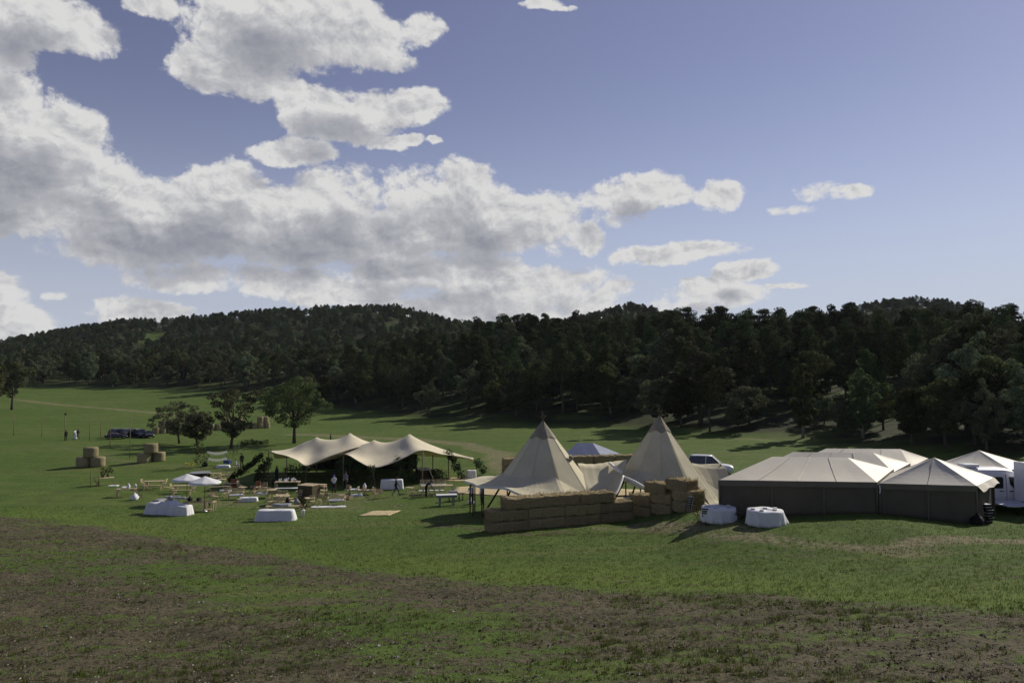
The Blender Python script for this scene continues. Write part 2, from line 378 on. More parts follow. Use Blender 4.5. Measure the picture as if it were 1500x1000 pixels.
# ---------------------------------------------------------------- vegetation materials
def leafmat(name, a, b_, tr=.25):
    m = bpy.data.materials.new(name); m.use_nodes = True; t = NT(m.node_tree); b = t.n['Principled BSDF']
    tc = t.new('ShaderNodeTexCoord').outputs['Object']; ge = t.new('ShaderNodeNewGeometry'); oi = t.new('ShaderNodeObjectInfo')
    n = t.noise(tc, .55, 3, .6).outputs[0]
    c = t.mix(t.smooth(t.math('ADD', n, t.math('MULTIPLY_ADD', ge.outputs['Random Per Island'], .5, -.25)), .32, .68), a, b_)
    h = t.new('ShaderNodeHueSaturation'); t.put(h.inputs['Color'], c)
    t.put(h.inputs['Hue'], t.math('MULTIPLY_ADD', oi.outputs['Random'], .085, .452)); t.put(h.inputs['Value'], t.math('MULTIPLY_ADD', oi.outputs['Random'], .95, .55))
    t.put(b.inputs['Base Color'], h.outputs[0]); b.inputs['Roughness'].default_value = .85; b.inputs['Specular IOR Level'].default_value = .06
    tl = t.new('ShaderNodeBsdfTranslucent'); t.put(tl.inputs[0], h.outputs[0]); mx = t.new('ShaderNodeMixShader'); mx.inputs[0].default_value = tr
    t.l.new(b.outputs[0], mx.inputs[1]); t.l.new(tl.outputs[0], mx.inputs[2]); t.l.new(mx.outputs[0], t.n['Material Output'].inputs[0])
    MAT[name] = m; return m
leafmat('pine_needles', (.030, .044, .017), (.064, .080, .028), .15)
leafmat('oak_leaves', (.045, .062, .023), (.100, .118, .044), .28)
leafmat('olive_leaves', (.070, .083, .044), (.135, .150, .080), .22)
leafmat('garland_leaves', (.030, .050, .022), (.062, .088, .036), .22)
leafmat('grass_blades', (.060, .090, .018), (.120, .150, .040), .3)
leafmat('dry_blades', (.15, .13, .06), (.22, .18, .10), .2)
material('bark', (.085, .068, .052), .9, .35, 6, .1, .5, 12)
material('pale_bark', (.17, .15, .12), .9, .35, 6, .1, .5, 12)

def cards(cent, rad, per, size, flat=1.0, asp=.62, shell=.45):
    """leaf-sized faces spread through clumps: cent (n,3), rad (n,3)"""
    n = len(cent) * per; ci = np.repeat(np.arange(len(cent)), per)
    d = rng.normal(0, 1, (n, 3)); d /= np.linalg.norm(d, axis=1)[:, None]
    p = cent[ci] + d * rad[ci] * (shell + (1 - shell) * rng.random(n) ** .6)[:, None]
    nrm = d * .8 + rng.normal(0, .75, (n, 3)); nrm[:, 2] = nrm[:, 2] * flat + .25; nrm /= np.linalg.norm(nrm, axis=1)[:, None]
    tv = np.cross(nrm, rng.normal(0, 1, (n, 3))); tv /= np.linalg.norm(tv, axis=1)[:, None] + 1e-9; bv = np.cross(nrm, tv)
    sz = size * rng.uniform(.55, 1.3, n)[:, None]
    V = np.stack([p - tv * sz, p + bv * sz * asp - tv * sz * .1, p + tv * sz, p - bv * sz * asp + tv * sz * .1], 1).reshape(-1, 3)
    return V, np.arange(n * 4).reshape(-1, 4)
def tree_parts(kind, seed):
    r = random.Random(seed); mb = MB(); cs = []; rs = []
    if kind == 'pine':
        H = 16; top = r.uniform(.93, 1) * H; bend = [(0, 0)] + [(r.uniform(-.3, .3) * i * .5, r.uniform(-.3, .3) * i * .5) for i in range(1, 6)]
        pts = [(bend[i][0], bend[i][1], top * i / 5 - .4 * (i == 0)) for i in range(6)]; mb.tube(pts, [.27, .22, .19, .15, .10, .03], 7)
        base = r.uniform(.34, .50)
        for i in range(30):
            f = base + (1 - base) * (i + r.random()) / 30; a = i * 2.4 + r.uniform(-.5, .5)
            wmax = (1 - ((f - base) / (1 - base)) ** 2.1) * 2.35 + .5; rr = wmax * r.uniform(.45, 1.1)
            k = min(4.99, f * 5); j = int(k); q = k - j
            ax = [pts[j][m] * (1 - q) + pts[j + 1][m] * q for m in (0, 1)]
            c = (ax[0] + rr * math.cos(a), ax[1] + rr * math.sin(a), f * top + r.uniform(-.3, .5)); s_ = r.uniform(.8, 1.5) * (1.15 - .45 * (f - base))
            cs.append(c); rs.append((s_ * 1.15, s_ * 1.15, s_ * .62))
            if i % 2 == 0: mb.tube([(ax[0], ax[1], f * top - .9), ((ax[0] + c[0]) / 2, (ax[1] + c[1]) / 2, c[2] - .6), c], [.07, .05, .02], 4)
        V, F = cards(np.array(cs), np.array(rs), 150, .27, .8, .35)
    else:
        H = {'oak': 10, 'tall_oak': 13, 'olive': 8, 'spread': 10.5, 'loose': 9, 'slim': 11}[kind]; wd = {'oak': 3.4, 'tall_oak': 3.2, 'olive': 3.0, 'spread': 4.6, 'loose': 4.3, 'slim': 2.2}[kind]
        cb = {'oak': .24, 'tall_oak': .25, 'olive': .22, 'spread': .31, 'loose': .20, 'slim': .16}[kind]
        fork = H * (cb + .05); lean = (r.uniform(-.35, .35), r.uniform(-.35, .35)); tr = H * .022
        mb.tube([(0, 0, -.4), (lean[0] * .4, lean[1] * .4, fork * .5), (lean[0], lean[1], fork)], [tr * 1.35, tr, tr * .9], 8)
        zc = H * (cb + (1 - cb) * .48); rh = H * (1 - cb) * .5; nl = {'spread': 62, 'loose': 54}.get(kind, 34)
        lob = [(r.uniform(0, 6.28), r.uniform(.12, .3), r.choice((2, 3, 4))) for _ in range(3)]
        for i in range(nl):
            u = 1 - 2 * (i + .5) / nl; a = i * 2.39996 + r.uniform(-.4, .4); q = math.sqrt(max(0, 1 - u * u))
            rad = (1 + sum(am * math.sin(k * a + ph + 2 * u) for ph, am, k in lob)) * r.uniform(.50, 1.10)
            zz = zc + u * rh * r.uniform(.8, 1.02)
            if kind in ('spread', 'loose'): rad *= r.choice((.62, .9, 1.05, 1.18)); zz += r.uniform(-.5, .5)
            if kind in ('spread', 'loose') and r.random() < .16: continue
            if u < -.3: rad *= .88
            c = (lean[0] + q * wd * rad * math.cos(a), lean[1] + q * wd * rad * math.sin(a), zz); s_ = r.uniform(.20, .40) * wd * ({'spread': .70, 'loose': .60}.get(kind, 1))
            cs.append(c); rs.append((s_, s_, s_ * .72))
            if i % 3 == 0:
                mb.tube([(lean[0], lean[1], fork - .2), (lean[0] * .6 + c[0] * .4, lean[1] * .6 + c[1] * .4, fork + (zz - fork) * .5 + .2), c], [tr * .6, tr * .38, .03], 5)
        for _ in range({'spread': 4, 'loose': 1}.get(kind, 6)): cs.append((r.uniform(-.4, .4) * wd, r.uniform(-.4, .4) * wd, zc + r.uniform(-.3, .5) * rh)); rs.append((wd * .34, wd * .34, wd * .3))
        V, F = cards(np.array(cs), np.array(rs), {'spread': 125, 'loose': 95}.get(kind, 150), .19 if kind in ('spread', 'loose') else .235, 1, .5)
    if kind == 'tall_oak' or kind == 'oak' and seed % 2:                 # an uneven top: one leading limb stands clear of the rest
        a = r.uniform(0, 6.28); ex = np.array([(math.cos(a) * wd * .3 * q + r.uniform(-.4, .4), math.sin(a) * wd * .3 * q + r.uniform(-.4, .4), H * (.9 + .07 * q)) for q in range(4)]); V2, F2 = cards(ex, np.full((4, 3), wd * .2), 110, .22, 1, .5); F = np.vstack([F, F2 + len(V)]); V = np.vstack([V, V2])
    return mb, V, F
LEAF = {'pine': 'pine_needles', 'oak': 'oak_leaves', 'tall_oak': 'olive_leaves', 'olive': 'olive_leaves', 'spread': 'oak_leaves', 'loose': 'olive_leaves', 'slim': 'oak_leaves'}
NAME = {'pine': 'pine_tree', 'oak': 'oak_tree', 'tall_oak': 'oak_tree', 'olive': 'olive_tree', 'spread': 'oak_tree', 'loose': 'oak_tree', 'slim': 'young_tree'}
VEG = {}; PROTO_COL = bpy.data.collections.new('forest_models')
def veg(kind, i):
    """meshes (trunk, crown, both joined) of one tree model"""
    if (kind, i) not in VEG:
        mb, V, F = tree_parts(kind, 100 * len(kind) + i * 7 + ord(kind[0]))
        cr = np_mesh('crown', V, F, [MAT[LEAF[kind]]], smooth=False)
        tm = bpy.data.meshes.new('trunk'); tm.from_pydata(mb.v, [], mb.f); tm.materials.append(MAT['bark' if kind != 'slim' else 'pale_bark']); tm.polygons.foreach_set('use_smooth', [True] * len(mb.f)); tm.update()
        VEG[kind, i] = (tm, cr)
    return VEG[kind, i]
def put_tree(kind, i, p, sc, rz, label, group=None, cat='tree', name=None):
    tm, cr = veg(kind, i); r = thing(name or NAME[kind], label, cat, p, rz, group)
    r.scale = sc if hasattr(sc, '__len__') else (sc, sc, sc)
    link(bpy.data.objects.new('trunk', tm), r); link(bpy.data.objects.new('crown', cr), r); return r

# trees standing alone on the meadow
def base_tree(kind, i, px, py, toppy, wfac, label, rz=0, group=None):
    p = G(px, py); s = 1100 / p.y; hgt = (py - toppy) / s
    k = hgt / {'oak': 10, 'tall_oak': 13, 'olive': 8, 'spread': 10.5, 'loose': 9, 'slim': 11, 'pine': 15.8}[kind]
    return put_tree(kind, i, p, (k * wfac, k * wfac, k), rz, label, group)
base_tree('spread', 0, 431, 649, 553, 1.08, 'large dark round tree with a clear trunk behind the left stretch tent', .4)
base_tree('loose', 1, 338, 656, 570, 1.0, 'loose spreading tree with forked trunk, in front of the row of round bales', 2.2)
base_tree('loose', 0, 263, 649, 588, 1.2, 'small grey-green tree at the left end of the row of round bales', 1.0)
base_tree('olive', 0, 289, 652, 603, 1.35, 'low bushy tree between the small grey-green tree and the forked tree', 2.6)
base_tree('tall_oak', 0, 17, 600, 522, .9, 'dark tree at the left edge of the meadow with short trunk', .3)
base_tree('oak', 1, -22, 604, 520, 1.2, 'broad dark tree cut by the left edge of the picture', 1.3)

# ---------------------------------------------------------------- woodland on the slopes
cand = []
sp = 5.0
for yy in np.arange(84, 440, sp):
    for xx in np.arange(-.95 * yy - 20, .95 * yy + 20, sp):
        x = xx + rnd.uniform(-.48, .48) * sp; y = yy + rnd.uniform(-.48, .48) * sp
        t_, p_ = (float(q) for q in edge_t(x, y))
        if t_ < 1 or p_ < -260 or p_ > 1800: continue
        lf = 1 - float(sstep(420, 720, p_)); deep = 150 * (1 - lf) + 80 * lf
        if t_ > deep: continue
        keep = (.30 if p_ < 600 else .46) if t_ < 14 else .46 if t_ < 40 else .62
        if 560 < p_ < 720 and t_ < 18: keep *= .6
        if rnd.random() > keep: continue
        pine = rnd.random() < (.10 if t_ < 12 else .30 if t_ < 35 else .60) * (1 - .5 * lf)
        cand.append((t_, x, y, p_, lf, pine))
for (px, d) in ((736, 246), (757, 250), (776, 247), (1010, 232), (1052, 236), (980, 240), (1190, 214), (1240, 212)):
    x = (px - 750) / 1100 * d; cand.append((60, x, d, px, 0, True))
cand.sort(key=lambda c: c[2])
mass = []; count = {True: 0, False: 0}
for (t_, x, y, p_, lf, pine) in cand:
    z = hz(x, y); rz = rnd.uniform(0, 6.28); v = rnd.randrange(4)
    if pine: kind = 'pine'; sc = rnd.uniform(.62, 1.10) * (1 - .30 * lf); sx = sc * rnd.uniform(.78, 1.2)
    else:
        kind = rnd.choice(('oak', 'oak', 'tall_oak', 'olive', 'slim') if t_ > 16 else ('oak', 'tall_oak', 'tall_oak', 'olive', 'slim')); v = v % 3; sc = rnd.uniform(.62, 1.18) * (1 - .15 * lf); sx = sc * rnd.uniform(.95, 1.25)
        if p_ > 1280 and t_ < 30: kind = rnd.choice(('tall_oak', 'tall_oak', 'oak')); sc *= 1.08; sx = sc
    if 60 == t_: sc = 1.14; sx = 1.2
    if count[pine] < 290 and -30 < p_ < 1530:
        count[pine] += 1; front = t_ < 16
        zone = 'left of the stretch tents' if p_ < 400 else 'behind the stretch tents' if p_ < 700 else 'behind the tipis' if p_ < 1050 else 'behind the marquees'
        if kind == 'pine':
            lab = ('tall dark pine at the foot of the wooded slope ' if front else 'dark green pine crowded in the wood on the slope ') + zone
        elif kind == 'slim': lab = ('slender pale-barked young tree at the edge of the wood ' if front else 'slender young tree inside the wood on the slope ') + zone
        elif kind in ('tall_oak', 'olive'): lab = ('grey-green leafy tree at the edge of the wood ' if front else 'grey-green leafy tree up in the wood on the slope ') + zone
        else: lab = ('mid-green round oak at the edge of the wood ' if front else 'mid-green round oak up in the wood on the slope ') + zone
        put_tree(kind, v, (x, y, z - .1), (sx, sx, sc), rz, lab, ('pines' if pine else 'broadleaved trees') + ' of the wood ' + zone)
    else: mass.append((x, y, z - .1, sx, sc, rz, kind, v))
for _ in range(9000):
    y = rnd.uniform(395, 790); p_ = rnd.uniform(-320, 1850); x = (p_ - 750) / 1100 * y
    if 210 < p_ < 238 and abs(550 - (hz(x, y) - 11) / y * 1100 - 500) < 10: continue
    if rnd.random() > (y / 790) ** .8: continue
    kind = 'pine' if rnd.random() < .68 else rnd.choice(('oak', 'olive')); sc = rnd.uniform(.46, .57) if kind == 'pine' else rnd.uniform(.55, .78)
    mass.append((x, y, hz(x, y) - .2, sc * 1.2, sc, rnd.uniform(0, 6.28), kind, rnd.randrange(3)))
kinds = [('pine', 0), ('pine', 1), ('pine', 2), ('pine', 3), ('oak', 0), ('oak', 1), ('oak', 2), ('tall_oak', 0), ('tall_oak', 1), ('tall_oak', 2), ('olive', 0), ('olive', 1), ('olive', 2), ('slim', 0), ('slim', 1), ('slim', 2)]
for i, k in enumerate(kinds):
    tm, cr = veg(*k); bm = bmesh.new(); bm.from_mesh(tm); n0 = len(bm.faces); bm.from_mesh(cr); bm.faces.ensure_lookup_table()
    for f in bm.faces[n0:]: f.material_index = 1
    me = bpy.data.meshes.new('forest_tree'); bm.to_mesh(me); bm.free(); me.materials.append(tm.materials[0]); me.materials.append(cr.materials[0])
    PROTO_COL.objects.link(bpy.data.objects.new('forest_tree_%02d' % i, me))
def scatter(name, rows, coll, label):
    """points carrying instances: one mass of trees"""
    V = np.array([m[:3] for m in rows], np.float32); me = bpy.data.meshes.new(name); me.vertices.add(len(V)); me.vertices.foreach_set('co', V.ravel())
    a = me.attributes.new('rot', 'FLOAT_VECTOR', 'POINT'); a.data.foreach_set('vector', np.array([(0, 0, m[5]) for m in rows], np.float32).ravel())
    a = me.attributes.new('sc', 'FLOAT_VECTOR', 'POINT'); a.data.foreach_set('vector', np.array([(m[3], m[3], m[4]) for m in rows], np.float32).ravel())
    a = me.attributes.new('idx', 'INT', 'POINT'); a.data.foreach_set('value', np.array([m[6] for m in rows], np.int32))
    o = bpy.data.objects.new(name, me); link(o); tag(o, label, None, kind='stuff')
    ng = bpy.data.node_groups.new(name + '_nodes', 'GeometryNodeTree')
    ng.interface.new_socket('Geometry', in_out='INPUT', socket_type='NodeSocketGeometry'); ng.interface.new_socket('Geometry', in_out='OUTPUT', socket_type='NodeSocketGeometry')
    N = ng.nodes; L = ng.links; i_ = N.new('NodeGroupInput'); o_ = N.new('NodeGroupOutput'); ins = N.new('GeometryNodeInstanceOnPoints'); ci = N.new('GeometryNodeCollectionInfo')
    ci.inputs['Collection'].default_value = coll; ci.inputs['Separate Children'].default_value = True; ci.inputs['Reset Children'].default_value = True
    def attr(nm, dt):
        q = N.new('GeometryNodeInputNamedAttribute'); q.data_type = dt; q.inputs['Name'].default_value = nm; return [s for s in q.outputs if s.enabled and s.name == 'Attribute'][0]
    mp = N.new('GeometryNodeMeshToPoints'); L.new(i_.outputs[0], mp.inputs[0])
    L.new(mp.outputs[0], ins.inputs['Points']); L.new(ci.outputs[0], ins.inputs['Instance']); ins.inputs['Pick Instance'].default_value = True
    L.new(attr('idx', 'INT'), ins.inputs['Instance Index']); L.new(attr('rot', 'FLOAT_VECTOR'), ins.inputs['Rotation']); L.new(attr('sc', 'FLOAT_VECTOR'), ins.inputs['Scale'])
    L.new(ins.outputs[0], o_.inputs[0]); md = o.modifiers.new('scatter', 'NODES'); md.node_group = ng; return o
scatter('forest', [(*m[:6], kinds.index((m[6], m[7]))) for m in mass], PROTO_COL, 'dark mixed forest covering the hills behind the meadow')
# ---------------------------------------------------------------- cloth, wood, straw
material('canvas', (.555, .508, .362), .85, .08, .8, .15, .06, 60, trans=.05)
material('canvas_cap', (.26, .23, .175), .85, .12, 2, .15)
material('canvas_hem', (.74, .72, .67), .8, .06, 2, .2)
material('stretch_fabric', (.70, .635, .475), .8, .06, .7, .15, trans=.12)
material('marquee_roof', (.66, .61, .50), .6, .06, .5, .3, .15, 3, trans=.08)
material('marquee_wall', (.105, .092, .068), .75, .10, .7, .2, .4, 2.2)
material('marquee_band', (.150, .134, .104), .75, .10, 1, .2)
material('white_cloth', (.74, .74, .76), .8, .05, 3, .2, .3, 5, trans=.1)
material('timber', (.47, .375, .24), .7, .28, 2, .25, .2, 8, stretch=(1, 8, 8), rand=.3)
material('dark_timber', (.09, .065, .045), .75, .3, 2, .2)
material('pole_wood', (.20, .15, .10), .8, .3, 3, .2)
material('straw', (.245, .195, .105), .95, 0, 5, .08, .9, 26, stretch=(1, 1, 3.2), col2=(.42, .34, .19), rand=.25)
material('round_straw', (.215, .185, .105), .95, 0, 4, .08, .8, 22, stretch=(1, 1, 4), col2=(.33, .285, .17), rand=.25)
material('steel', (.35, .36, .38), .4, .15, 3, .5, metal=.7)
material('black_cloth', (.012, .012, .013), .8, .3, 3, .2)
material('grey_plastic', (.22, .23, .25), .5, .2, 3, .4)
material('rope', (.30, .26, .19), .9, .2, 8, .1)

def catmull(rows, n):
    """resample a list of points with a Catmull-Rom curve"""
    P = [np.array(p, float) for p in rows]; out = []
    for i in range(len(P) - 1):
        p0 = P[max(i-1, 0)]; p1 = P[i]; p2 = P[i+1]; p3 = P[min(i+2, len(P)-1)]
        for k in range(n):
            u = k / n; out.append(.5 * (2*p1 + (p2-p0)*u + (2*p0-5*p1+4*p2-p3)*u*u + (3*p1-p0-3*p2+p3)*u**3))
    out.append(P[-1]); return out
def up(p, h): return Vector((p[0], p[1], p[2] + h))
def ground_under(p): return Vector((p[0], p[1], hz(p[0], p[1])))

# ---------------------------------------------------------------- stretch tents
def stretch_tent(label, F, M, K, peaks, poles, guys, curtain=None):
    rows = []
    for f, m, k in zip(F, M, K):
        f, m, k = at(*f), at(*m), at(*k)
        q = f.lerp(m, .5); q.z -= .22; q2 = m.lerp(k, .5); q2.z += .15
        rows.append([tuple(v) for v in (f, q, m, q2, k)])
    cols = [catmull(r, 7) for r in rows]
    grid = [catmull([c[j] for c in cols], 6) for j in range(len(cols[0]))]
    pk = [at(*p) for p in peaks]
    for row in grid:
        for p in row:
            for c in pk:
                d = math.hypot(p[0] - c.x, p[1] - c.y); w_ = math.exp(-d / .85); p[2] += (c.z - p[2]) * w_ if d < 4 else 0
    B = ground_under(pk[0]); r = thing('stretch_tent', label, 'tent', B)
    mb = MB(); mb.grid(grid); mb.build('fabric', MAT['stretch_fabric'], r, True, B, solid=.03)
    for (tp, tz) in poles:
        a = at(*tp); g_ = ground_under(a); MB().tube([g_ - B + Vector((0, 0, -.1)), a - B + Vector((0, 0, tz))], .055, 8).build('pole', MAT['pole_wood'], r, True)
    for a, g_ in guys:
        a = at(*a); e = G(*g_) if len(g_) == 2 else at(*g_); MB().tube([a - B, e - B], .02, 5).build('guy_rope', MAT['rope'], r)
    if curtain:  # black sheet added to stand for the deep shade at the tent's back
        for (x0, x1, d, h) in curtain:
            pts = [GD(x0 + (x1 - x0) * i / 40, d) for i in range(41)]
            MB().grid([[up(p, hh) + Vector((0, .12 * math.sin(i * 1.7), 0)) for i, p in enumerate(pts)] for hh in (-.05, h * .5, h)]).build('shade_backdrop', MAT['black_cloth'], r, True, B, solid=.03)
    return r
stretch_tent('beige stretch tent on the left, the one behind with the higher ridge of two peaks',
    [(394,660,79),(405,664,79),(420,667.5,79),(435,674,79.3),(450,682,79.6),(475,671,80.4),(500,662,81.6),(525,655,83),(545,652,84.6)],
    [(398,660,83),(412,659.5,84),(428,656.5,85),(446,650,85),(464,647.5,85),(480,646,85),(497,645,85.5),(513,643,86),(541,648,88)],
    [(402,671,89),(416,671,89),(430,669,90),(446,667,90),(464,666,90),(480,665,90),(497,665,90),(513,665,90),(541,667,90)],
    [(464,640,85),(513,634,86)], [((393.5,659.5,79.1), .1), ((464,641,85), -.05), ((513,635,86), -.05), ((420,667.5,79.1), -.05)],
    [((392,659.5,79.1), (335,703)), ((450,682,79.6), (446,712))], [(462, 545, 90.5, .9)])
stretch_tent('beige stretch tent on the left, the one in front with the drooping scalloped edge',
    [(450,682,79.2),(476,673,78.5),(503,666,78),(525,677,77.5),(546,685,77),(570,680,77.5),(596,670,78),(619,660,78),(645,665,80),(669,667.5,82),(693,672.5,84)],
    [(462,675,82),(490,668,82.5),(515,660,83.5),(532,653,84),(548,651.5,84.3),(566,650,84.5),(584,647,84.5),(600,644,84.5),(622,649.5,85),(655,660,86),(693,672,84.4)],
    [(462,676,86),(490,672,89),(515,668,91),(532,667,92),(548,667,92),(566,667,92),(584,667,92),(600,667,92),(622,668,92),(655,670,89),(694,673,85)],
    [(548,644,84.3),(600,635.5,84.5),(619,659.3,78),(503,664.5,78)], [((619,660,78), -.03), ((503,666,78), -.03), ((548,645,84.3), -.05), ((600,637,84.5), -.05), ((657,661,84), -.05), ((634,665,82), -.05)],
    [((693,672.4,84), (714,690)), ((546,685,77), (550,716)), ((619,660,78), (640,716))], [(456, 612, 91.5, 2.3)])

# ---------------------------------------------------------------- tipis
def tipi(label, px, d, ytop, tanv, brim, rot, poles, name='tipi_tent'):
    B = GD(px, d); H = 11 + (550 - ytop) / 1100 * d - B.z; N = 72; nf = 10
    th = sorted(brim); ext = [th[-1] - 360] + th + [th[0] + 360]; val = [brim[th[-1]]] + [brim[q] for q in th] + [brim[th[0]]]
    def prof(a): return [float(np.interp(a % 360, ext, [v[k] for v in val])) for k in range(3)]   # knee height, edge radius, edge height
    r = thing(name, label, 'tent', B); mb = MB(); rings = []
    for i in range(N + 1):
        a = 360 * i / N; zk, ro, ze = prof(a); q = ((a - rot) % (360 / nf)) - 180 / nf
        fac = math.cos(math.pi / nf) / math.cos(R(q)); rk = (H - zk) * tanv * fac; col = []
        for f in (0, .1, .25, .45, .7, 1): zz = H - .05 - (H - .05 - zk) * f; col.append(((H - zz) * tanv * fac, zz))
        ro = max(ro * (.97 + .03 * math.cos(R(a * 10 - rot * 10))), rk + .02)
        for f in (.2, .45, .7, .9, 1): col.append((rk + (ro - rk) * f, zk + (ze - zk) * f - .16 * math.sin(math.pi * f) * min(1, (ro - rk))))
        col.append((ro, ze - .16)); rings.append([(rr * math.cos(R(a)), rr * math.sin(R(a)), zz) for rr, zz in col])
    m = len(rings[0])
    mb.mat(0).grid([row[:m-1] for row in rings]); cv = mb.build('canvas', MAT['canvas'], r, False); q = cv.modifiers.new('t', 'SOLIDIFY'); q.thickness = .02
    hm = MB(); hm.grid([row[m-2:] for row in rings]); hm.build('hem', MAT['canvas_hem'], r, False, solid=.035)
    cp = MB(); rows = []
    for a in range(0, 361, 5):
        fc = math.cos(math.pi / nf) / math.cos(R(((a - rot) % (360 / nf)) - 180 / nf)); row = []
        for zz in (H - .02, H - .5, H - 1.22 + .10 * math.sin(R(a * 5))): rr = (H - zz) * tanv * fc + .04; row.append((rr * math.cos(R(a)), rr * math.sin(R(a)), zz))
        rows.append(row)
    cp.grid(rows)
    cp.build('cap', MAT['canvas_cap'], r, False, solid=.02)
    for k in range(4):
        a = k * 90 + 20; e = Vector((.24 * math.cos(R(a)), .24 * math.sin(R(a)), H + .42 + .33 * (k % 2)))
        MB().tube([Vector((-.25 * math.cos(R(a)), -.25 * math.sin(R(a)), H - .35)), e], [.03, .018], 6).build('pole_tip', MAT['dark_timber'], r, True)
    for a, h in poles:
        zk, ro, ze = prof(a); tp = Vector((ro * .93 * math.cos(R(a)), ro * .93 * math.sin(R(a)), ze - .08)); ft = Vector((tp.x * 1.0, tp.y * 1.0, 0)); ft.z = hz(B.x + ft.x, B.y + ft.y) - B.z - .05
        MB().tube([ft, tp], .05, 6).build('pole', MAT['dark_timber'], r, True)
    for a in (200, 225, 255, 285, 315, 345):                       # the timber legs of the cone
        rk = (H - 2.2) * tanv * .93; lean = Vector((rk * math.cos(R(a)), rk * math.sin(R(a)), 2.2)); q = Vector((0, 0, H)) + (lean - Vector((0, 0, H))) * (H / (H - 2.2))
        q.z = hz(B.x + q.x, B.y + q.y) - B.z - .05
        MB().tube([q, lean], .07, 6).build('leg', MAT['dark_timber'], r, True)
    for a in (rot + 18 * 2 * k for k in range(nf)):                   # sewn seams down the cone
        zk = prof(a)[0]; fc = 1 / math.cos(R(0)); pts = [Vector(((H - zz) * tanv * 1.003 * math.cos(R(a)), (H - zz) * tanv * 1.003 * math.sin(R(a)), zz)) for zz in (H - 1.2, (H + zk) / 2, zk)]
        MB().tube(pts, .014, 4).build('seam', MAT['canvas'], r)
    return r, B, H
brim1 = {0: (1.6, 5.0, 1.2), 35: (2.4, 5.4, 1.6), 90: (2.5, 5.4, 1.7), 140: (2.7, 5.6, 2.2), 180: (2.85, 5.9, 2.35), 212: (2.85, 5.7, 2.4), 238: (2.85, 5.4, 2.45), 262: (3.0, 5.6, 1.9), 285: (2.9, 5.5, 1.55), 305: (2.3, 5.2, 1.2), 330: (1.3, 5.0, .9)}
t1, B1, H1 = tipi('left of the two beige tipi tents, its wide brim propped up on poles', 795, 57, 616, .765, brim1, 0, [(150, 0), (180, 0), (196, 0), (212, 0), (238, 0), (262, 0), (165, 0)])
brim2 = {0: (2.0, 5.7, .7), 18: (3.2, 6.0, 2.95), 45: (3.0, 5.6, 2.6), 90: (2.6, 5.2, 1.8), 150: (2.7, 5.0, 2.0), 190: (2.8, 4.6, 2.3), 222: (2.85, 4.55, 2.4), 250: (2.7, 4.8, 1.65), 275: (2.3, 4.9, 1.0), 295: (1.4, 4.9, .5), 322: (.7, 4.95, .25), 345: (.6, 5.1, .25)}
t2, B2, H2 = tipi('right of the two beige tipi tents, one skirt stretched down to a ground stake', 965, 60, 608, .685, brim2, 9, [(222, 0), (240, 0), (190, 0), (18, 0)])
tr_ = MB(); st = G(1049, 738); a_ = B2 + Vector((4.95 * math.cos(R(322)), 4.95 * math.sin(R(322)), .35)); tr_.tube([a_ - B2, st - B2 + Vector((0, 0, .02))], .025, 5).tube([st - B2 + Vector((.02, 0, -.1)), st - B2 + Vector((.05, 0, .3))], .03, 5)
tr_.build('stake', MAT['dark_timber'], t2)
v_ = MB(); zc = H1 - 2.75; av = R(338); pv = Vector(((H1 - zc) * .765 * math.cos(av), (H1 - zc) * .765 * math.sin(av), zc)); ov = Vector((math.cos(av), math.sin(av), .3))
v_.grid([[pv + ov * (.02 + .30 * math.sin(math.pi * i / 6) * math.sin(math.pi * j / 6)) + Vector((-math.sin(av), math.cos(av), 0)) * (i / 6 - .5) * .55 + Vector((0, 0, (j / 6 - .5) * .55)) for i in range(7)] for j in range(7)])
v_.build('smoke_flap', MAT['canvas_cap'], t1, True)
T = catmull([at(846, 678, 58.2), at(868, 679.5, 58.2), at(892, 676.5, 58.6), at(919, 673, 59.4)], 6)
Bt = catmull([at(858, 722, 54.6), at(880, 727, 53.6), at(901, 724, 53.8), at(913, 697, 55.6)], 6)
lb = MB(); rows = []
for f in np.linspace(0, 1, 9): rows.append([tuple(np.array(p) * (1 - f) + np.array(q) * f - np.array((0, 0, .35 * math.sin(math.pi * f) * math.sin(math.pi * i / (len(T) - 1)) + .02 * math.sin(i * 2.1)))) for i, (p, q) in enumerate(zip(T, Bt))])
lk = thing('link_canopy', 'beige canvas canopy joining the two tipi tents, with a white rolled edge', 'canopy', ground_under(at(885, 700, 56)))
lb.grid(rows).build('canvas', MAT['canvas'], lk, True, lk.location, solid=.02)
MB().tube([Vector(p) for p in Bt[6:]], .09, 6).build('hem', MAT['canvas_hem'], lk, True, lk.location)
MB().tube([at(893, 678, 58.2), at(902, 686, 57.2), at(911, 692, 56.2)], .13, 6).build('seam', MAT['canvas_hem'], lk, True, lk.location)
e2 = MB(); e2.tube([at(913, 697, 55.7), at(930, 706, 55.2), at(952, 719, 54.6)], [.07, .13, .13], 6).build('hem', MAT['canvas_hem'], lk, True, lk.location)

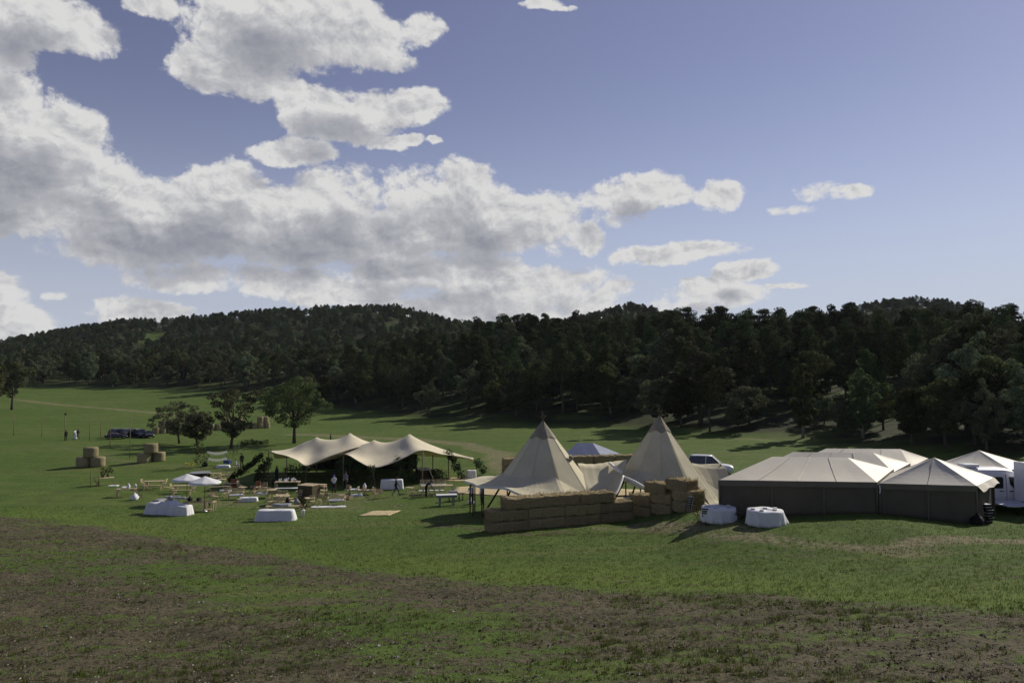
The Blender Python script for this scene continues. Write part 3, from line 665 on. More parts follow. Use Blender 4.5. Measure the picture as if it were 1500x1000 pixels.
# ---------------------------------------------------------------- marquees
def hip_marquee(label, c4, eave, apex, ridge=None, walls=(0, 1, 2, 3), seams=3, flare=None):
    """c4: plan corners front-left, front-right, back-right, back-left"""
    c = [Vector((x, y, eave)) for x, y in c4]; mid = sum(c, Vector()) / 4
    B = Vector((mid.x, mid.y, min(hz(*q) for q in c4))); r = thing('marquee', label, 'marquee', B)
    ra, rb = [Vector((x, y, apex)) for x, y in ridge] if ridge else (Vector((mid.x, mid.y, apex)),) * 2
    mb = MB()
    def slope(a, b, p, q, n=8):
        rows = []
        for i in range(n + 1):
            f = i / n; l = a.lerp(p, f); m_ = b.lerp(q, f); sag = -.07 * math.sin(math.pi * f)
            rows.append([l.lerp(m_, j / n) + Vector((0, 0, sag * math.sin(math.pi * j / n) ** .5)) for j in range(n + 1)])
        mb.grid(rows)
    slope(c[0], c[1], ra, rb); slope(c[1], c[2], rb, rb); slope(c[2], c[3], rb, ra); slope(c[3], c[0], ra, ra)
    mb.build('roof', MAT['marquee_roof'], r, False, B, solid=.02)
    for f in ((.25, .5, .75) if ridge else (.5,)):
        a, b_ = c[0].lerp(c[1], f), ra.lerp(rb, f); MB().tube([a.lerp(b_, q) + Vector((0, -.012, .035 - .07 * math.sin(math.pi * q) * math.sin(math.pi * f) ** .5)) for q in (0, .25, .5, .75, 1)], .014, 4).build('roof_seam', MAT['marquee_roof'], r, False, B)
    bd = MB(); n = 10
    for i in range(4):
        a, b = c[i], c[(i + 1) % 4]; o_ = (b - a).cross(Vector((0, 0, 1))).normalized() * .03
        if i == flare:  # this valance gets the paler roof cloth, so its colour looks sunlit
            MB().grid([[a.lerp(b, j / n) + o_ * (1 + 9 * q) + Vector((0, 0, .015 - q * (.30 + .05 * math.sin(j * 1.3)))) for j in range(n + 1)] for q in (0, .5, 1)]).build('sunlit_valance', MAT['marquee_roof'], r, False, B, solid=.012); continue
        bd.grid([[a.lerp(b, j / n) + o_ + Vector((0, 0, .015)) for j in range(n + 1)], [a.lerp(b, j / n) + o_ * 1.6 + Vector((0, 0, -.30 - .02 * (j % 2))) for j in range(n + 1)]])
    bd.build('valance', MAT['marquee_band'], r, False, B, solid=.012)
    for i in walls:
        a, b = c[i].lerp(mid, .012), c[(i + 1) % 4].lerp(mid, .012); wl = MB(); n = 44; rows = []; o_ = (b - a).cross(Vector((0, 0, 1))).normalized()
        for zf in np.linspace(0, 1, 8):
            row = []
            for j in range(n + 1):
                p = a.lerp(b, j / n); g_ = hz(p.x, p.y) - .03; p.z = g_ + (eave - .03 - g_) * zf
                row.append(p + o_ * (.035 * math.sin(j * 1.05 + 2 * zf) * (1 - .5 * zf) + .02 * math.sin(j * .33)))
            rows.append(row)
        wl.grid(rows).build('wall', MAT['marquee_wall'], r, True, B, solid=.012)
        for k in range(1, seams):
            p = a.lerp(b, k / seams) + o_ * .05; g_ = hz(p.x, p.y); MB().tube([Vector((p.x, p.y, g_)), Vector((p.x, p.y, eave - .1))], .035, 5).build('seam', MAT['marquee_band'], r, False, B)
    for i in range(4): g_ = ground_under(c[i]); MB().tube([g_, c[i] + Vector((0, 0, -.03))], .05, 6).build('pole', MAT['marquee_band'], r, True, B)
    return r, B
hip_marquee('long low beige marquee at the front left of the marquee cluster, beside the round tables', [(11.8, 43.1), (20.35, 42.2), (24.2, 48), (15.5, 48.8)], 5.06, 6.1, [(15.75, 45.7), (20.1, 45.25)])
hip_marquee('second beige marquee roof, sandwiched between the front and rear ridges', [(15.6, 49), (24.3, 48.2), (27.9, 53), (19.5, 53.9)], 4.85, 5.86, [(18.9, 50.8), (24.1, 50.4)])
hip_marquee('rearmost long beige marquee, topmost ridge against the wood', [(19.6, 54.1), (28, 53.2), (32.5, 59), (24, 60)], 4.55, 5.58, [(23.4, 56.2), (28.7, 55.8)])
mD, BD = hip_marquee('square pyramid-roofed marquee at the front right, its side curtain sagging open', [(20.5, 42.2), (25.3, 41.2), (28.4, 44.6), (23.3, 46.5)], 5.0, 6.27, None, (0, 2, 3), 2, 1)
hip_marquee('pyramid-roofed marquee standing behind the white van', [(28, 50.3), (32, 48.5), (35.2, 51.6), (31.2, 54)], 4.95, 5.95, None, (0, 1, 2, 3), 2)
cu = MB(); rows = []
for zf in np.linspace(0, 1, 9):
    row = []
    for j in range(25):
        f = j / 24 * (.42 + .35 * (1 - zf) ** 2 * 0 + .30 * zf); p = Vector((25.3, 41.25, 0)).lerp(Vector((28.35, 44.6, 0)), f); g_ = hz(p.x, p.y); p.z = g_ + (4.9 - g_) * zf
        row.append(p + Vector((.75, -.65, 0)) * (.05 + .09 * math.sin(j * 1.3 + 3 * zf) * (1 - .6 * zf) + .25 * (1 - zf) * math.sin(math.pi * j / 24)))
    rows.append(row)
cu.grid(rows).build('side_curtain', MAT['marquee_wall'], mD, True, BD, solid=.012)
dk = MB(); p0 = Vector((27.75, 44.05, 0)); dk.box((p0.x, p0.y, hz(p0.x, p0.y) + 1.1), (.9, .06, 2.2), R(47)).build('wooden_panel', MAT['timber'], mD, False, BD)
tp_ = MB(); q = Vector((20.42, 42.05, 4.72)); tp_.tube([q + Vector((0, 0, .2)), q + Vector((.03, -.03, -.02)), q + Vector((-.01, -.04, -.24))], .035, 5).build('tie_cord', MAT['canvas_hem'], mD, False, BD)

# ---------------------------------------------------------------- straw bales
def bale_mesh(L, Wd, H, seed, name='straw_bale'):
    n = 12; rs = np.random.default_rng(seed); V = []; F = []; idx = {}
    def vid(p):
        k = tuple(np.round(p, 4))
        if k not in idx: idx[k] = len(V); V.append(p)
        return idx[k]
    for ax in range(3):
        for sgn in (-1, 1):
            for i in range(n):
                for j in range(n):
                    q = []
                    for di, dj in ((0, 0), (1, 0), (1, 1), (0, 1)):
                        p = np.zeros(3); p[ax] = sgn; p[(ax+1) % 3] = -1 + 2*(i+di)/n; p[(ax+2) % 3] = -1 + 2*(j+dj)/n; q.append(vid(p))
                    F.append(q if sgn > 0 else q[::-1])
    V = np.array(V); hs_ = np.array([L, Wd, H]) / 2; rr = .10
    P_ = V * hs_; core = np.clip(P_, -(hs_ - rr), hs_ - rr); d = P_ - core; ln = np.linalg.norm(d, axis=1)[:, None]; P_ = core + d / np.maximum(ln, 1e-6) * np.minimum(ln, rr)
    nr = V / np.linalg.norm(V, axis=1)[:, None]
    P_ = P_ + nr * rs.normal(0, .024, (len(V), 1)) + .045 * np.sin(P_[:, :1] * 5.5 + seed) * nr; P_[:, 2] += H / 2
    F = np.array(F); k = rs.integers(0, len(F), 900); c = P_[F[k]].mean(1) + rs.normal(0, .05, (900, 3)); d = nr[F[k, 0]] * rs.uniform(.02, .09, (900, 1)) + rs.normal(0, .05, (900, 3)); s_ = np.cross(d, rs.normal(0, 1, (900, 3))); s_ *= .008 / np.linalg.norm(s_, axis=1)[:, None]
    b0 = len(P_); tv = np.stack([c - d * .4 - s_, c - d * .4 + s_, c + d + s_, c + d - s_], 1).reshape(-1, 3)
    return np_mesh(name, np.vstack([P_, tv]), np.vstack([F, b0 + np.arange(3600).reshape(-1, 4)]), [MAT['straw']])
BALE = [bale_mesh(2.36, 1.2, .78, k) for k in range(4)]; BALE_END = [bale_mesh(1.47, 2.1, .80, 20 + k) for k in range(3)]
def bale(me, p, rz, label, group):
    o = bpy.data.objects.new('straw_bale', me); link(o); o.location = p; o.rotation_euler = (0, 0, rz); return tag(o, label, 'straw bale', group)
def bale_line(p0, p1, specs, meshes, L, group, lh=.675):
    """specs: (distance along the line, layer, label)"""
    d = (p1 - p0); d.z = 0; ln = d.length; d.normalize(); rz = math.atan2(d.y, d.x); stepz = {}
    for i, (s_, lay, lab) in enumerate(specs):
        p = p0 + d * s_; z = hz(p.x, p.y) - .04 + lay * lh
        jit = Vector((-d.y, d.x, 0)) * (.03 * math.sin(i * 2.7))
        bale(meshes[i % len(meshes)], Vector((p.x, p.y, z)) + jit, rz + .012 * math.sin(i * 1.9), lab, group)
fw = 'straw bales of the long wall in front of the left tipi'
P0_, P1_ = G(713, 781), G(925, 761); P0_ += Vector((0, .6, 0)); P1_ += Vector((0, .6, 0)); d_ = (P1_ - P0_); Ls = d_.length; u_ = Ls / 4
BALE = [bale_mesh(u_ * .996, 1.2, .68, k) for k in range(4)]
wd = ['left-end', 'second-from-left', 'third-from-left', 'right-end']
for lay, ln_ in ((0, 'bottom'), (1, 'middle')):
    bale_line(P0_, P1_, [(u_ * (i + .5), lay, '%s straw bale in the %s layer of the long wall by the left tipi' % (wd[i], ln_)) for i in range(4)], BALE, u_, fw)
bale_line(P0_, P1_, [(u_ * (i + .93), 2, '%s straw bale in the top layer of the long wall by the left tipi' % ('left-end', 'middle', 'right-end')[i]) for i in range(3)], BALE[1:], u_, fw)
cw = 'straw bales stacked in front of the right tipi'; Q0, Q1 = G(933, 756), G(1026, 748); Q0 += Vector((0, .62, 0)); Q1 += Vector((0, .62, 0)); u2 = (Q1 - Q0).length / 3
BALE_END = [bale_mesh(u2 * .985, 1.25, .72, 20 + k) for k in range(3)]
for lay, ln_ in ((0, 'bottom'), (1, 'middle')):
    bale_line(Q0, Q1, [(u2 * (i + .5), lay, '%s straw bale in the %s layer of the short stack by the right tipi' % (('left', 'centre', 'right')[i], ln_)) for i in range(3)], BALE_END, u2, cw, .715)
bale_line(Q0, Q1, [(u2 * (i + 1.22), 2, '%s straw bale on top of the short stack by the right tipi' % ('left', 'right')[i]) for i in range(2)], BALE_END, u2, cw, .715)
bw = 'straw bales of the wall behind the tipis'; K0, K1 = GD(737, 80), GD(930, 82); n_ = 6; u3 = (K1 - K0).length / n_; BB = [bale_mesh(u3 * .985, 1.2, .80, 40 + k) for k in range(3)]
ordn = ['first', 'second', 'third', 'fourth', 'fifth', 'last']
for lay, ln_ in ((0, 'bottom'), (1, 'middle'), (2, 'top')):
    bale_line(K0, K1, [(u3 * (i + .5), lay, '%s straw bale from the left, %s layer, in the wall behind the tipis' % (ordn[i], ln_)) for i in range(n_)], BB, u3, bw, .79)

# round bales standing on end
def round_bale_mesh(rad, h, seed):
    rs = random.Random(seed); ph = [rs.uniform(0, 6) for _ in range(4)]; mb = MB()
    prof = [(0, 0), (rad * .9, 0), (rad * .98, .06), (rad, .2), (rad * 1.0, h * .4), (rad * .985, h * .5), (rad, h * .62), (rad, h - .2), (rad * .985, h - .07), (rad * .92, h), (rad * .5, h + .02), (0, h + .01)]
    mb.lathe(prof, n=28, cap=False, wob=lambda a, z: 1 + .018 * math.sin(3 * a + ph[0]) + .012 * math.sin(7 * a + ph[1] + 5 * z) + .01 * math.sin(13 * z + ph[2]))
    me = bpy.data.meshes.new('round_bale'); me.from_pydata(mb.v, [], mb.f); me.materials.append(MAT['round_straw']); me.polygons.foreach_set('use_smooth', [True] * len(mb.f)); me.update(); return me
RB = [round_bale_mesh(.84, 1.18, k) for k in range(3)]; RBS = [round_bale_mesh(.64, 1.2, 10 + k) for k in range(3)]
def rbale(me, p, label, group):
    o = bpy.data.objects.new('round_bale', me); link(o); o.location = p; o.rotation_euler = (0, 0, rnd.uniform(0, 6)); return tag(o, label, 'round bale', group)
for k, (cx, ly, nm) in enumerate(((137.5, 684.5, 'left'), (225.5, 678, 'right'))):
    dep = G(cx, ly).y + .8; a, b_ = GD(cx - 10.3, dep), GD(cx + 10.3, dep + (.15 if k == 0 else 1.2)); c_ = GD(cx - .3 if k == 0 else cx - 1, dep); c_.z = max(a.z, b_.z) + 1.17
    for p, q in ((a, 'bottom left'), (b_, 'bottom right'), (c_, 'topmost')):
        rbale(RB[k % 3], p - Vector((0, 0, .03 if q != 'topmost' else 0)), '%s round bale of the %s three-bale pyramid on the meadow' % (q, nm), 'round bales in two pyramids on the meadow')
grp = 'round bales in the long row behind the meadow trees'
for i in range(17):
    px = 231 + i * 10.1; d = 139 + i * .9; place = 'left of the trees' if i < 3 else 'behind the trees' if i < 11 else 'right of the forked tree'
    rbale(RBS[i % 3], GD(px, d) - Vector((0, 0, .03)), 'lower round bale in the long row %s' % place, grp)
for px, i in ((240, 1), (250, 2), (262, 3), (296, 6), (330, 10), (352, 12), (383, 15), (391, 16)):
    p = GD(px, 139 + i * .9); p.z += 1.17; rbale(RBS[i % 3], p, 'upper round bale on the long row %s' % ('left of the trees' if px < 255 else 'behind the trees' if px < 345 else 'right of the forked tree'), grp)
# ---------------------------------------------------------------- plants, garlands, hedges
def leafy(name, label, pts, rad, cat, group=None, n=60, size=.13, stems=True, mat='garland_leaves', base=None):
    """leaf masses along world points"""
    B = Vector(base) if base is not None else ground_under(min(pts, key=lambda p: p[2])); r = thing(name, label, cat, B, 0, group)
    C = []; RR = []
    for p, q in zip(pts[:-1], pts[1:]):
        p, q = Vector(p), Vector(q); k = max(1, int((q - p).length / (rad * .8)))
        for i in range(k):
            c = p.lerp(q, (i + .5) / k) - B; C.append((c.x + rnd.uniform(-.3, .3) * rad, c.y + rnd.uniform(-.3, .3) * rad, c.z + rnd.uniform(-.15, .25) * rad)); s_ = rad * rnd.uniform(.65, 1.2); RR.append((s_, s_, s_ * .95))
    V, F = cards(np.array(C), np.array(RR), n, size, 1, .55, .25); me = np_mesh('foliage', V, F, [MAT[mat]], smooth=False)
    link(bpy.data.objects.new('foliage', me), r)
    if stems: MB().tube([Vector(p) - B for p in pts], .03, 5).build('stem', MAT['pole_wood'], r)
    return r
def wp(px, py, d): return at(px, py, d)
gg = 'greenery tied to the stretch tents'
leafy('leaf_garland', 'long leafy garland climbing a guy rope at the left corner of the stretch tents', [wp(334, 703, 80), wp(350, 692, 80), wp(367, 680, 79.5), wp(384, 666, 79)], .42, 'garland', gg, 80)
leafy('leaf_garland', 'thick column of leaves wrapped round the leftmost stretch tent pole', [GD(388, 79) + Vector((-.5, 0, .2)), GD(388, 79) + Vector((0, 0, 1.1)), wp(393, 669, 79)], .72, 'garland', gg, 110)
leafy('leaf_garland', 'hanging leaves beside the leftmost stretch tent pole, over a dark figure', [GD(377, 79.5) + Vector((0, 0, .2)), wp(382, 682, 79.5)], .5, 'garland', gg, 90)
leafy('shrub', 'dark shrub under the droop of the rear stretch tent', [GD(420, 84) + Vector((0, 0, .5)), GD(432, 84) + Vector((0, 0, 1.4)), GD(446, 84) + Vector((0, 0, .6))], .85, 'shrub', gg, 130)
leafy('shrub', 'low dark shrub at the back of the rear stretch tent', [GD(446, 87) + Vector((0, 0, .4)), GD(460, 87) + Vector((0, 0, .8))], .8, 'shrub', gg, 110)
leafy('leaf_garland', 'dark foliage arch round the centre pole between the two stretch tents', [GD(500, 79.5) + Vector((0, 0, 1.4)), wp(502, 672, 79), wp(520, 678, 79), GD(524, 79) + Vector((0, 0, 1.2))], .75, 'garland', gg, 120)
leafy('shrub', 'feathery young tree tied at the drooping front edge of the front stretch tent', [GD(545, 76.8) + Vector((0, 0, .3)), GD(546, 76.8) + Vector((.2, 0, 1.4)), GD(543, 76.8) + Vector((0, 0, 2.3))], .75, 'shrub', gg, 90, .12)
leafy('shrub', 'tall feathery young tree leaning on the front stretch tent edge', [GD(597, 78.5) + Vector((-1, 0, .6)), wp(588, 690, 78.5), wp(583, 671, 78.3)], .72, 'shrub', gg, 85, .12)
leafy('leaf_garland', 'dark leaves hanging from the front edge of the front stretch tent', [GD(601, 79.5) + Vector((0, 0, .3)), wp(602, 685, 79.5), wp(607, 668, 79.5)], .6, 'garland', gg, 110)
leafy('hedge', 'low bushy green planter hedge under the right half of the front stretch tent', [GD(632, 82) + Vector((0, 0, .6)), GD(642, 81) + Vector((0, 0, .7)), GD(650, 80) + Vector((0, 0, .6))], .75, 'hedge', gg, 120)
leafy('leaf_garland', 'leafy garland drooping from the right poles of the front stretch tent', [wp(655, 663, 83.8), wp(662, 672, 83.5), wp(668, 684, 83), GD(676, 82.5) + Vector((0, 0, .3))], .55, 'garland', gg, 90)
leafy('leaf_garland', 'leafy garland sliding down the rightmost guy rope of the stretch tents', [wp(697, 676, 84.5), wp(704, 684, 85), wp(711, 692, 85.5)], .52, 'garland', gg, 90)
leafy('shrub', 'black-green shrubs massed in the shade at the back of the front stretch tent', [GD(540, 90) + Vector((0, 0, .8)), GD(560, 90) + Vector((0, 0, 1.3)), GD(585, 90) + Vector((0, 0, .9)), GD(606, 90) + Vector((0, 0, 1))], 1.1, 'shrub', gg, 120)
leafy('shrub', 'dense dark shrub like a small tree beside the white bunting', [G(293, 684) + Vector((0, 0, .5)), G(292, 684) + Vector((0, 0, 1.6)), G(289, 684) + Vector((-.3, 0, 2.6))], .95, 'shrub', None, 120, .16, True, 'oak_leaves')
leafy('shrub', 'pale loose sapling to the right of the white bunting', [G(341, 683) + Vector((0, 0, .8)), G(341, 683) + Vector((.1, 0, 1.8)), G(343, 683) + Vector((.1, 0, 2.5))], .9, 'shrub', None, 45, .13, True, 'olive_leaves')
leafy('shrub', 'low clump of dark weeds under the forked meadow tree', [G(352, 652) + Vector((0, 0, .2)), G(372, 650) + Vector((0, 0, .25)), G(392, 650) + Vector((0, 0, .2))], .6, 'shrub', None, 70, .14, False, 'oak_leaves')

leafy('shrub', 'dark potted greenery at the foot of the leftmost tent pole', [GD(398, 78) + Vector((0, 0, .3)), GD(408, 78) + Vector((0, 0, .5))], .5, 'shrub', gg, 100)
leafy('shrub', 'dark greenery at the foot of the centre tent pole', [GD(508, 77.5) + Vector((0, 0, .3)), GD(520, 77.5) + Vector((0, 0, .9))], .6, 'shrub', gg, 110)
leafy('shrub', 'bushy greenery between the white bar table and the drinks counter', [GD(606, 80) + Vector((0, 0, .4)), GD(612, 80) + Vector((0, 0, .7))], .6, 'shrub', gg, 110)

# ---------------------------------------------------------------- small builders
def table(px, py, L, Wd, H, rz, label, mat='timber', legmat=None, trestle=False, group='wooden tables on the meadow', name='wooden_table'):
    r = thing(name, label, 'table', G(px, py), rz, group); mb = MB()
    k = max(1, round(Wd / .18))
    for i in range(k): mb.box((0, -Wd / 2 + Wd * (i + .5) / k, H - .02), (L, Wd / k - .012, .04))
    mb.build('tabletop', MAT[mat], r, bevel=.004)
    for sx in (-1, 1):
        if trestle:
            for sy in (-1, 1): MB().tube([(sx * L * .38, sy * Wd * .45, -.02), (sx * L * .38, -sy * Wd * .35, H - .05)], .035, 5).build('leg', MAT[legmat or mat], r)
        else:
            for sy in (-1, 1): MB().box((sx * (L / 2 - .08), sy * (Wd / 2 - .06), H / 2 - .04), (.07, .07, H - .02)).build('leg', MAT[legmat or mat], r)
    return r
def bench(px, py, L, rz, label, group='wooden benches on the meadow', H=.45, mat='timber'):
    r = thing('wooden_bench', label, 'bench', G(px, py), rz, group)
    mb = MB(); mb.box((0, -.08, H), (L, .14, .04)); mb.box((0, .08, H), (L, .14, .04)); mb.build('seat', MAT[mat], r)
    for sx in (-1, 1):
        for sy in (-1, 1): MB().box((sx * (L / 2 - .12), sy * .13, H / 2 - .03), (.06, .06, H - .02), 0, sy * .12).build('leg', MAT[mat], r)
    return r
def make_chair(label, mat='timber', cushion=None):
    r = thing('wooden_chair', label, 'chair')
    mb = MB()
    for i in range(4): mb.box((0, -.17 + .115 * i, .45), (.42, .095, .025))
    mb.build('seat', MAT[mat], r)
    bk = MB()
    for z in (.62, .74, .86): bk.box((0, .23 + (z - .45) * .18, z), (.42, .02, .07))
    bk.build('backrest', MAT[mat], r)
    for sx in (-1, 1):
        MB().tube([(sx * .2, -.24, -.02), (sx * .2, .2, .44), (sx * .2, .31, .90)], .018, 5).build('frame', MAT[mat], r)
        MB().tube([(sx * .18, .26, -.02), (sx * .18, -.18, .44)], .018, 5).build('leg', MAT[mat], r)
    if cushion: MB().box((0, 0, .485), (.40, .40, .045)).build('cushion', MAT[cushion], r, bevel=.012)
    return r
CH = {}
def chair(px, py, rz, label, kind='timber', group='wooden folding chairs'):
    mats = {'timber': ('timber', None), 'white': ('timber', 'white_cloth'), 'dark': ('dark_timber', None)}[kind]; p = G(px, py)
    if kind not in CH: CH[kind] = make_chair(label, *mats); CH[kind].location = p; CH[kind].rotation_euler = (0, 0, rz); CH[kind]['group'] = group; return CH[kind]
    return copy_tree(CH[kind], None, p, rz, None, label, group)
def sofa(px, py, rz, label, L=1.5, back=True, cush='white_cloth'):
    r = thing('wooden_sofa', label, 'sofa', G(px, py), rz, 'wooden lounge sofas'); mb = MB()
    for i in range(5): mb.box((0, -.28 + .14 * i, .34), (L, .11, .04))
    mb.build('seat', MAT['timber'], r)
    for sx in (-1, 1):
        for sy in (-1, 1): MB().box((sx * (L / 2 - .04), sy * .32, .31), (.07, .07, .66)).build('leg', MAT['timber'], r)
        MB().box((sx * (L / 2 - .04), 0, .66), (.08, .72, .035)).build('armrest', MAT['timber'], r)
    if back:
        b_ = MB()
        for i in range(int(L / .13)): b_.box((-L / 2 + .1 + .13 * i, .36, .62), (.06, .03, .56))
        b_.box((0, .36, .91), (L, .05, .06)); b_.build('backrest', MAT['timber'], r)
    MB().box((0, 0, .41), (L * .9, .6, .11)).build('cushion', MAT[cush], r, bevel=.03)
    return r
def cloth_box(px, py, L, Wd, H, rz, label, name='tablecloth', cat='tablecloth', flare=.12, lump=.02, mat='white_cloth', sag=0, seed=1):
    """white cloth reaching the ground over a rectangular table"""
    B = G(px, py); rs = random.Random(seed); n = 56; mb = MB(); rows = []; ph = [rs.uniform(0, 6) for _ in range(3)]
    for k, zf in enumerate((0, .12, .3, .55, .85, .97, 1.0, 1.0, 1.0)):
        row = []
        for i in range(n):
            a = 2 * math.pi * (i + .5) / n; ca, sa = math.cos(a), math.sin(a); e = 5
            rr = (abs(ca) ** e + abs(sa) ** e) ** (-1 / e); x, y = ca * rr * L / 2, sa * rr * Wd / 2
            inn = (1, 1, 1, 1, 1, .99, .955, .55, .05)[k]; fl = 1 - min(zf, 1)
            w_ = fl * (.03 * math.sin(13 * a + ph[0]) + .022 * math.sin(29 * a + ph[1])); gx_ = 1 + flare * fl / max(L, .1) * 2 + w_ / L * 2; gy_ = 1 + flare * fl / max(Wd, .1) * 2 + w_ / Wd * 2
            z = zf * H + (lump * math.sin(x * 4 + ph[2]) * math.cos(y * 5) if k > 4 else 0) - (sag * (x / L + .5) if k > 3 else 0)
            p = Matrix.Rotation(rz, 3, 'Z') @ Vector((x * inn * gx_, y * inn * gy_, 0)); g_ = hz(B.x + p.x, B.y + p.y) - B.z + .004 if k == 0 else 0
            row.append((p.x, p.y, z + g_))
        rows.append(row)
    mb.grid(rows, closed=True); mb.add(rows[-1], [tuple(range(n))]); o = mb.build(name, MAT[mat], None, True, solid=.012); o.location = B; return tag(o, label, cat)
def round_cloth(px, py, rad, H, label, seed, tail=.3):
    B = G(px, py); rs = random.Random(seed); n = 72; mb = MB(); rows = []; ph = rs.uniform(0, 6)
    for k, (zf, rf) in enumerate(((0, 1.06), (.2, 1.04), (.5, 1.02), (.8, 1.005), (.95, 1.0), (1, .975), (1.005, .6), (1.0, .05))):
        row = []
        for i in range(n):
            a = 2 * math.pi * i / n; fl = 1 - min(1, zf); q = rad * rf * (1 + fl * (.05 * math.sin(11 * a + ph) + .03 * math.sin(23 * a + 2 * ph)) + tail * fl * max(0, math.cos(a - .1)) ** 14)
            row.append((q * math.cos(a), q * math.sin(a), zf * H + (.015 * math.sin(5 * a + ph) if 3 < k < 7 else 0) + (.01 if k == 0 else 0)))
        rows.append(row)
    mb.grid(rows, closed=True); mb.add(rows[-1], [tuple(range(n))]); o = mb.build('tablecloth', MAT['white_cloth'], None, True, solid=.01); o.location = B; return tag(o, label, 'tablecloth', 'white round tablecloths')
def small(px, py, label, name, cat, kind, sc=1, mat='white_cloth', z=0, group=None):
    """small loose things: jars, trays, bags, boxes"""
    mb = MB()
    if kind == 'jar': mb.lathe([(0, 0), (.09, 0), (.10, .05), (.10, .2), (.05, .26), (.045, .32), (0, .32)], n=12, cap=False)
    elif kind == 'tray': mb.box((0, 0, .04), (.7, .45, .08)); mb.box((0, 0, .09), (.62, .38, .03))
    elif kind == 'stack':
        for i in range(4): mb.lathe([(0, .03 * i), (.14, .03 * i), (.17, .03 * i + .025), (0, .03 * i + .03)], n=14, cap=False)
    elif kind == 'bag': mb.lathe([(0, 0), (.26, 0), (.34, .1), (.33, .3), (.22, .48), (.08, .58), (.10, .66), (0, .66)], n=14, cap=False, wob=lambda a, z: 1 + .14 * math.sin(3 * a + 4 * z) + .08 * math.sin(7 * a - 5 * z))
    elif kind == 'box': mb.box((0, 0, .2), (.6, .4, .40)); mb.box((0, 0, .415), (.64, .44, .05))
    o = mb.build(name, MAT[mat], None, kind in ('jar', 'bag'), bevel=0 if kind in ('jar', 'bag', 'stack') else .01); p = G(px, py); o.location = p + Vector((0, 0, z)); o.scale = (sc,) * 3; o.rotation_euler = (0, 0, rnd.uniform(0, 3)); return tag(o, label, cat, group)
def parasol(px, py, label, H=2.55, rad=1.28):
    r = thing('parasol', label, 'parasol', G(px, py), .2, 'white parasols'); n = 8; rows = []
    for k, f in enumerate(np.linspace(0.02, 1, 9)):
        rows.append([((rad * f * math.cos(2 * math.pi * i / 48) * (1 - .035 * f * abs(math.sin(math.pi * i * n / 48)))), (rad * f * math.sin(2 * math.pi * i / 48) * (1 - .035 * f * abs(math.sin(math.pi * i * n / 48)))), H + .08 - .52 * f + .05 * f * f - .03 * f * abs(math.sin(math.pi * i * n / 48))) for i in range(48)])
    e = [(x * 1.005, y * 1.005, z - .14) for x, y, z in rows[-1]]; MB().grid(rows + [e], closed=True).build('canopy', MAT['white_cloth'], r, True, solid=.01)
    MB().tube([(0, 0, -.05), (0, 0, H + .14)], .028, 8).build('pole', MAT['dark_timber'], r, True)
    for i in range(n): a = 2 * math.pi * i / n; MB().tube([(0, 0, H - .05), (rad * .95 * math.cos(a), rad * .95 * math.sin(a), H - .47)], .012, 4).build('rib', MAT['timber'], r)
    MB().lathe([(0, 0), (.24, 0), (.24, .06), (.06, .1), (.05, .28), (0, .28)], n=16, cap=False).build('base', MAT['steel'], r, True)
    return r
def festoon_pole(px, py, top, label, rad=.05, lamp=False):
    p = G(px, py); h_ = (py - top) / 1100 * p.y; r = thing('wooden_pole', label, 'pole', p, rnd.uniform(0, 3), 'thin poles across the meadow')
    MB().tube([(0, 0, -.2), (.02, 0, h_ * .5), (-.02 + .04 * rnd.random() * h_, 0, h_)], [rad, rad * .9, rad * .7], 6).build('shaft', MAT['pole_wood'], r, True)
    if lamp: MB().lathe([(0, h_ - .05), (.16, h_ - .02), (.13, h_ + .18), (.05, h_ + .26), (0, h_ + .26)], n=10, cap=False).mat(0).box((.05, 0, h_ - .12), (.5, .06, .06)).build('lamp_head', MAT['black_cloth'], r)
    return r
for a in ((20, 638, 605, 'left of them all, faint thin pole in the open meadow'), (61, 640, 608, 'faint thin pole between the meadow edge and the lamp pole'), (131, 645, 609, 'thin leaning pole just right of the couple on the meadow'), (147, 639, 609, 'thin pole standing farther back, left of the dark cars'),
          (161, 657, 618, 'thin pole rising in front of the low dark car'), (190, 672, 609, 'tallest thin pole, in front of the dark cars'), (132, 714, 688, 'short thin pole below the left round-bale pyramid'), (145, 712, 687, 'short thin pole beside the planted table')):
    festoon_pole(a[0], a[1], a[2], a[3])
festoon_pole(95, 645, 607, 'dark pole with a lamp head beside a standing person', .07, True)
festoon_pole(224.5, 638, 612, 'dark pole with a lamp head at the end of the bale row', .06, True)

# ---------------------------------------------------------------- tables and seating on the meadow, left to right
table(155, 710, 1.5, .7, .76, .5, 'small wooden table carrying two dark leafy potted plants')
zt = .76
for px, py, lb in ((150, 710, 'left dark leafy plant in a pot on the small wooden table'), (158, 709, 'right dark leafy plant in a pot on the small wooden table')):
    p = G(px, py); p.z += zt; r = leafy('potted_plant', lb, [p + Vector((0, 0, .35)), p + Vector((0, 0, .95))], .38, 'plant', 'potted plants on the small table', 90, .10, False, 'oak_leaves', p)
    MB().lathe([(0, 0), (.11, 0), (.15, .28), (.13, .3), (0, .29)], n=12, cap=False).build('pot', MAT['dark_timber'], r, True)
chair(143, 712, 2.0, 'dark chair at the left side of the table with potted plants', 'dark', 'dark folding chairs')
cloth_box(166, 711.5, .95, .6, .06, .3, 'white cloth lying flat on the grass by the planted table', 'white_cloth', 'cloth', .02, .02)
table(185, 727, 1.7, .75, .76, .25, 'wooden table strewn with white paper and tall bottles')
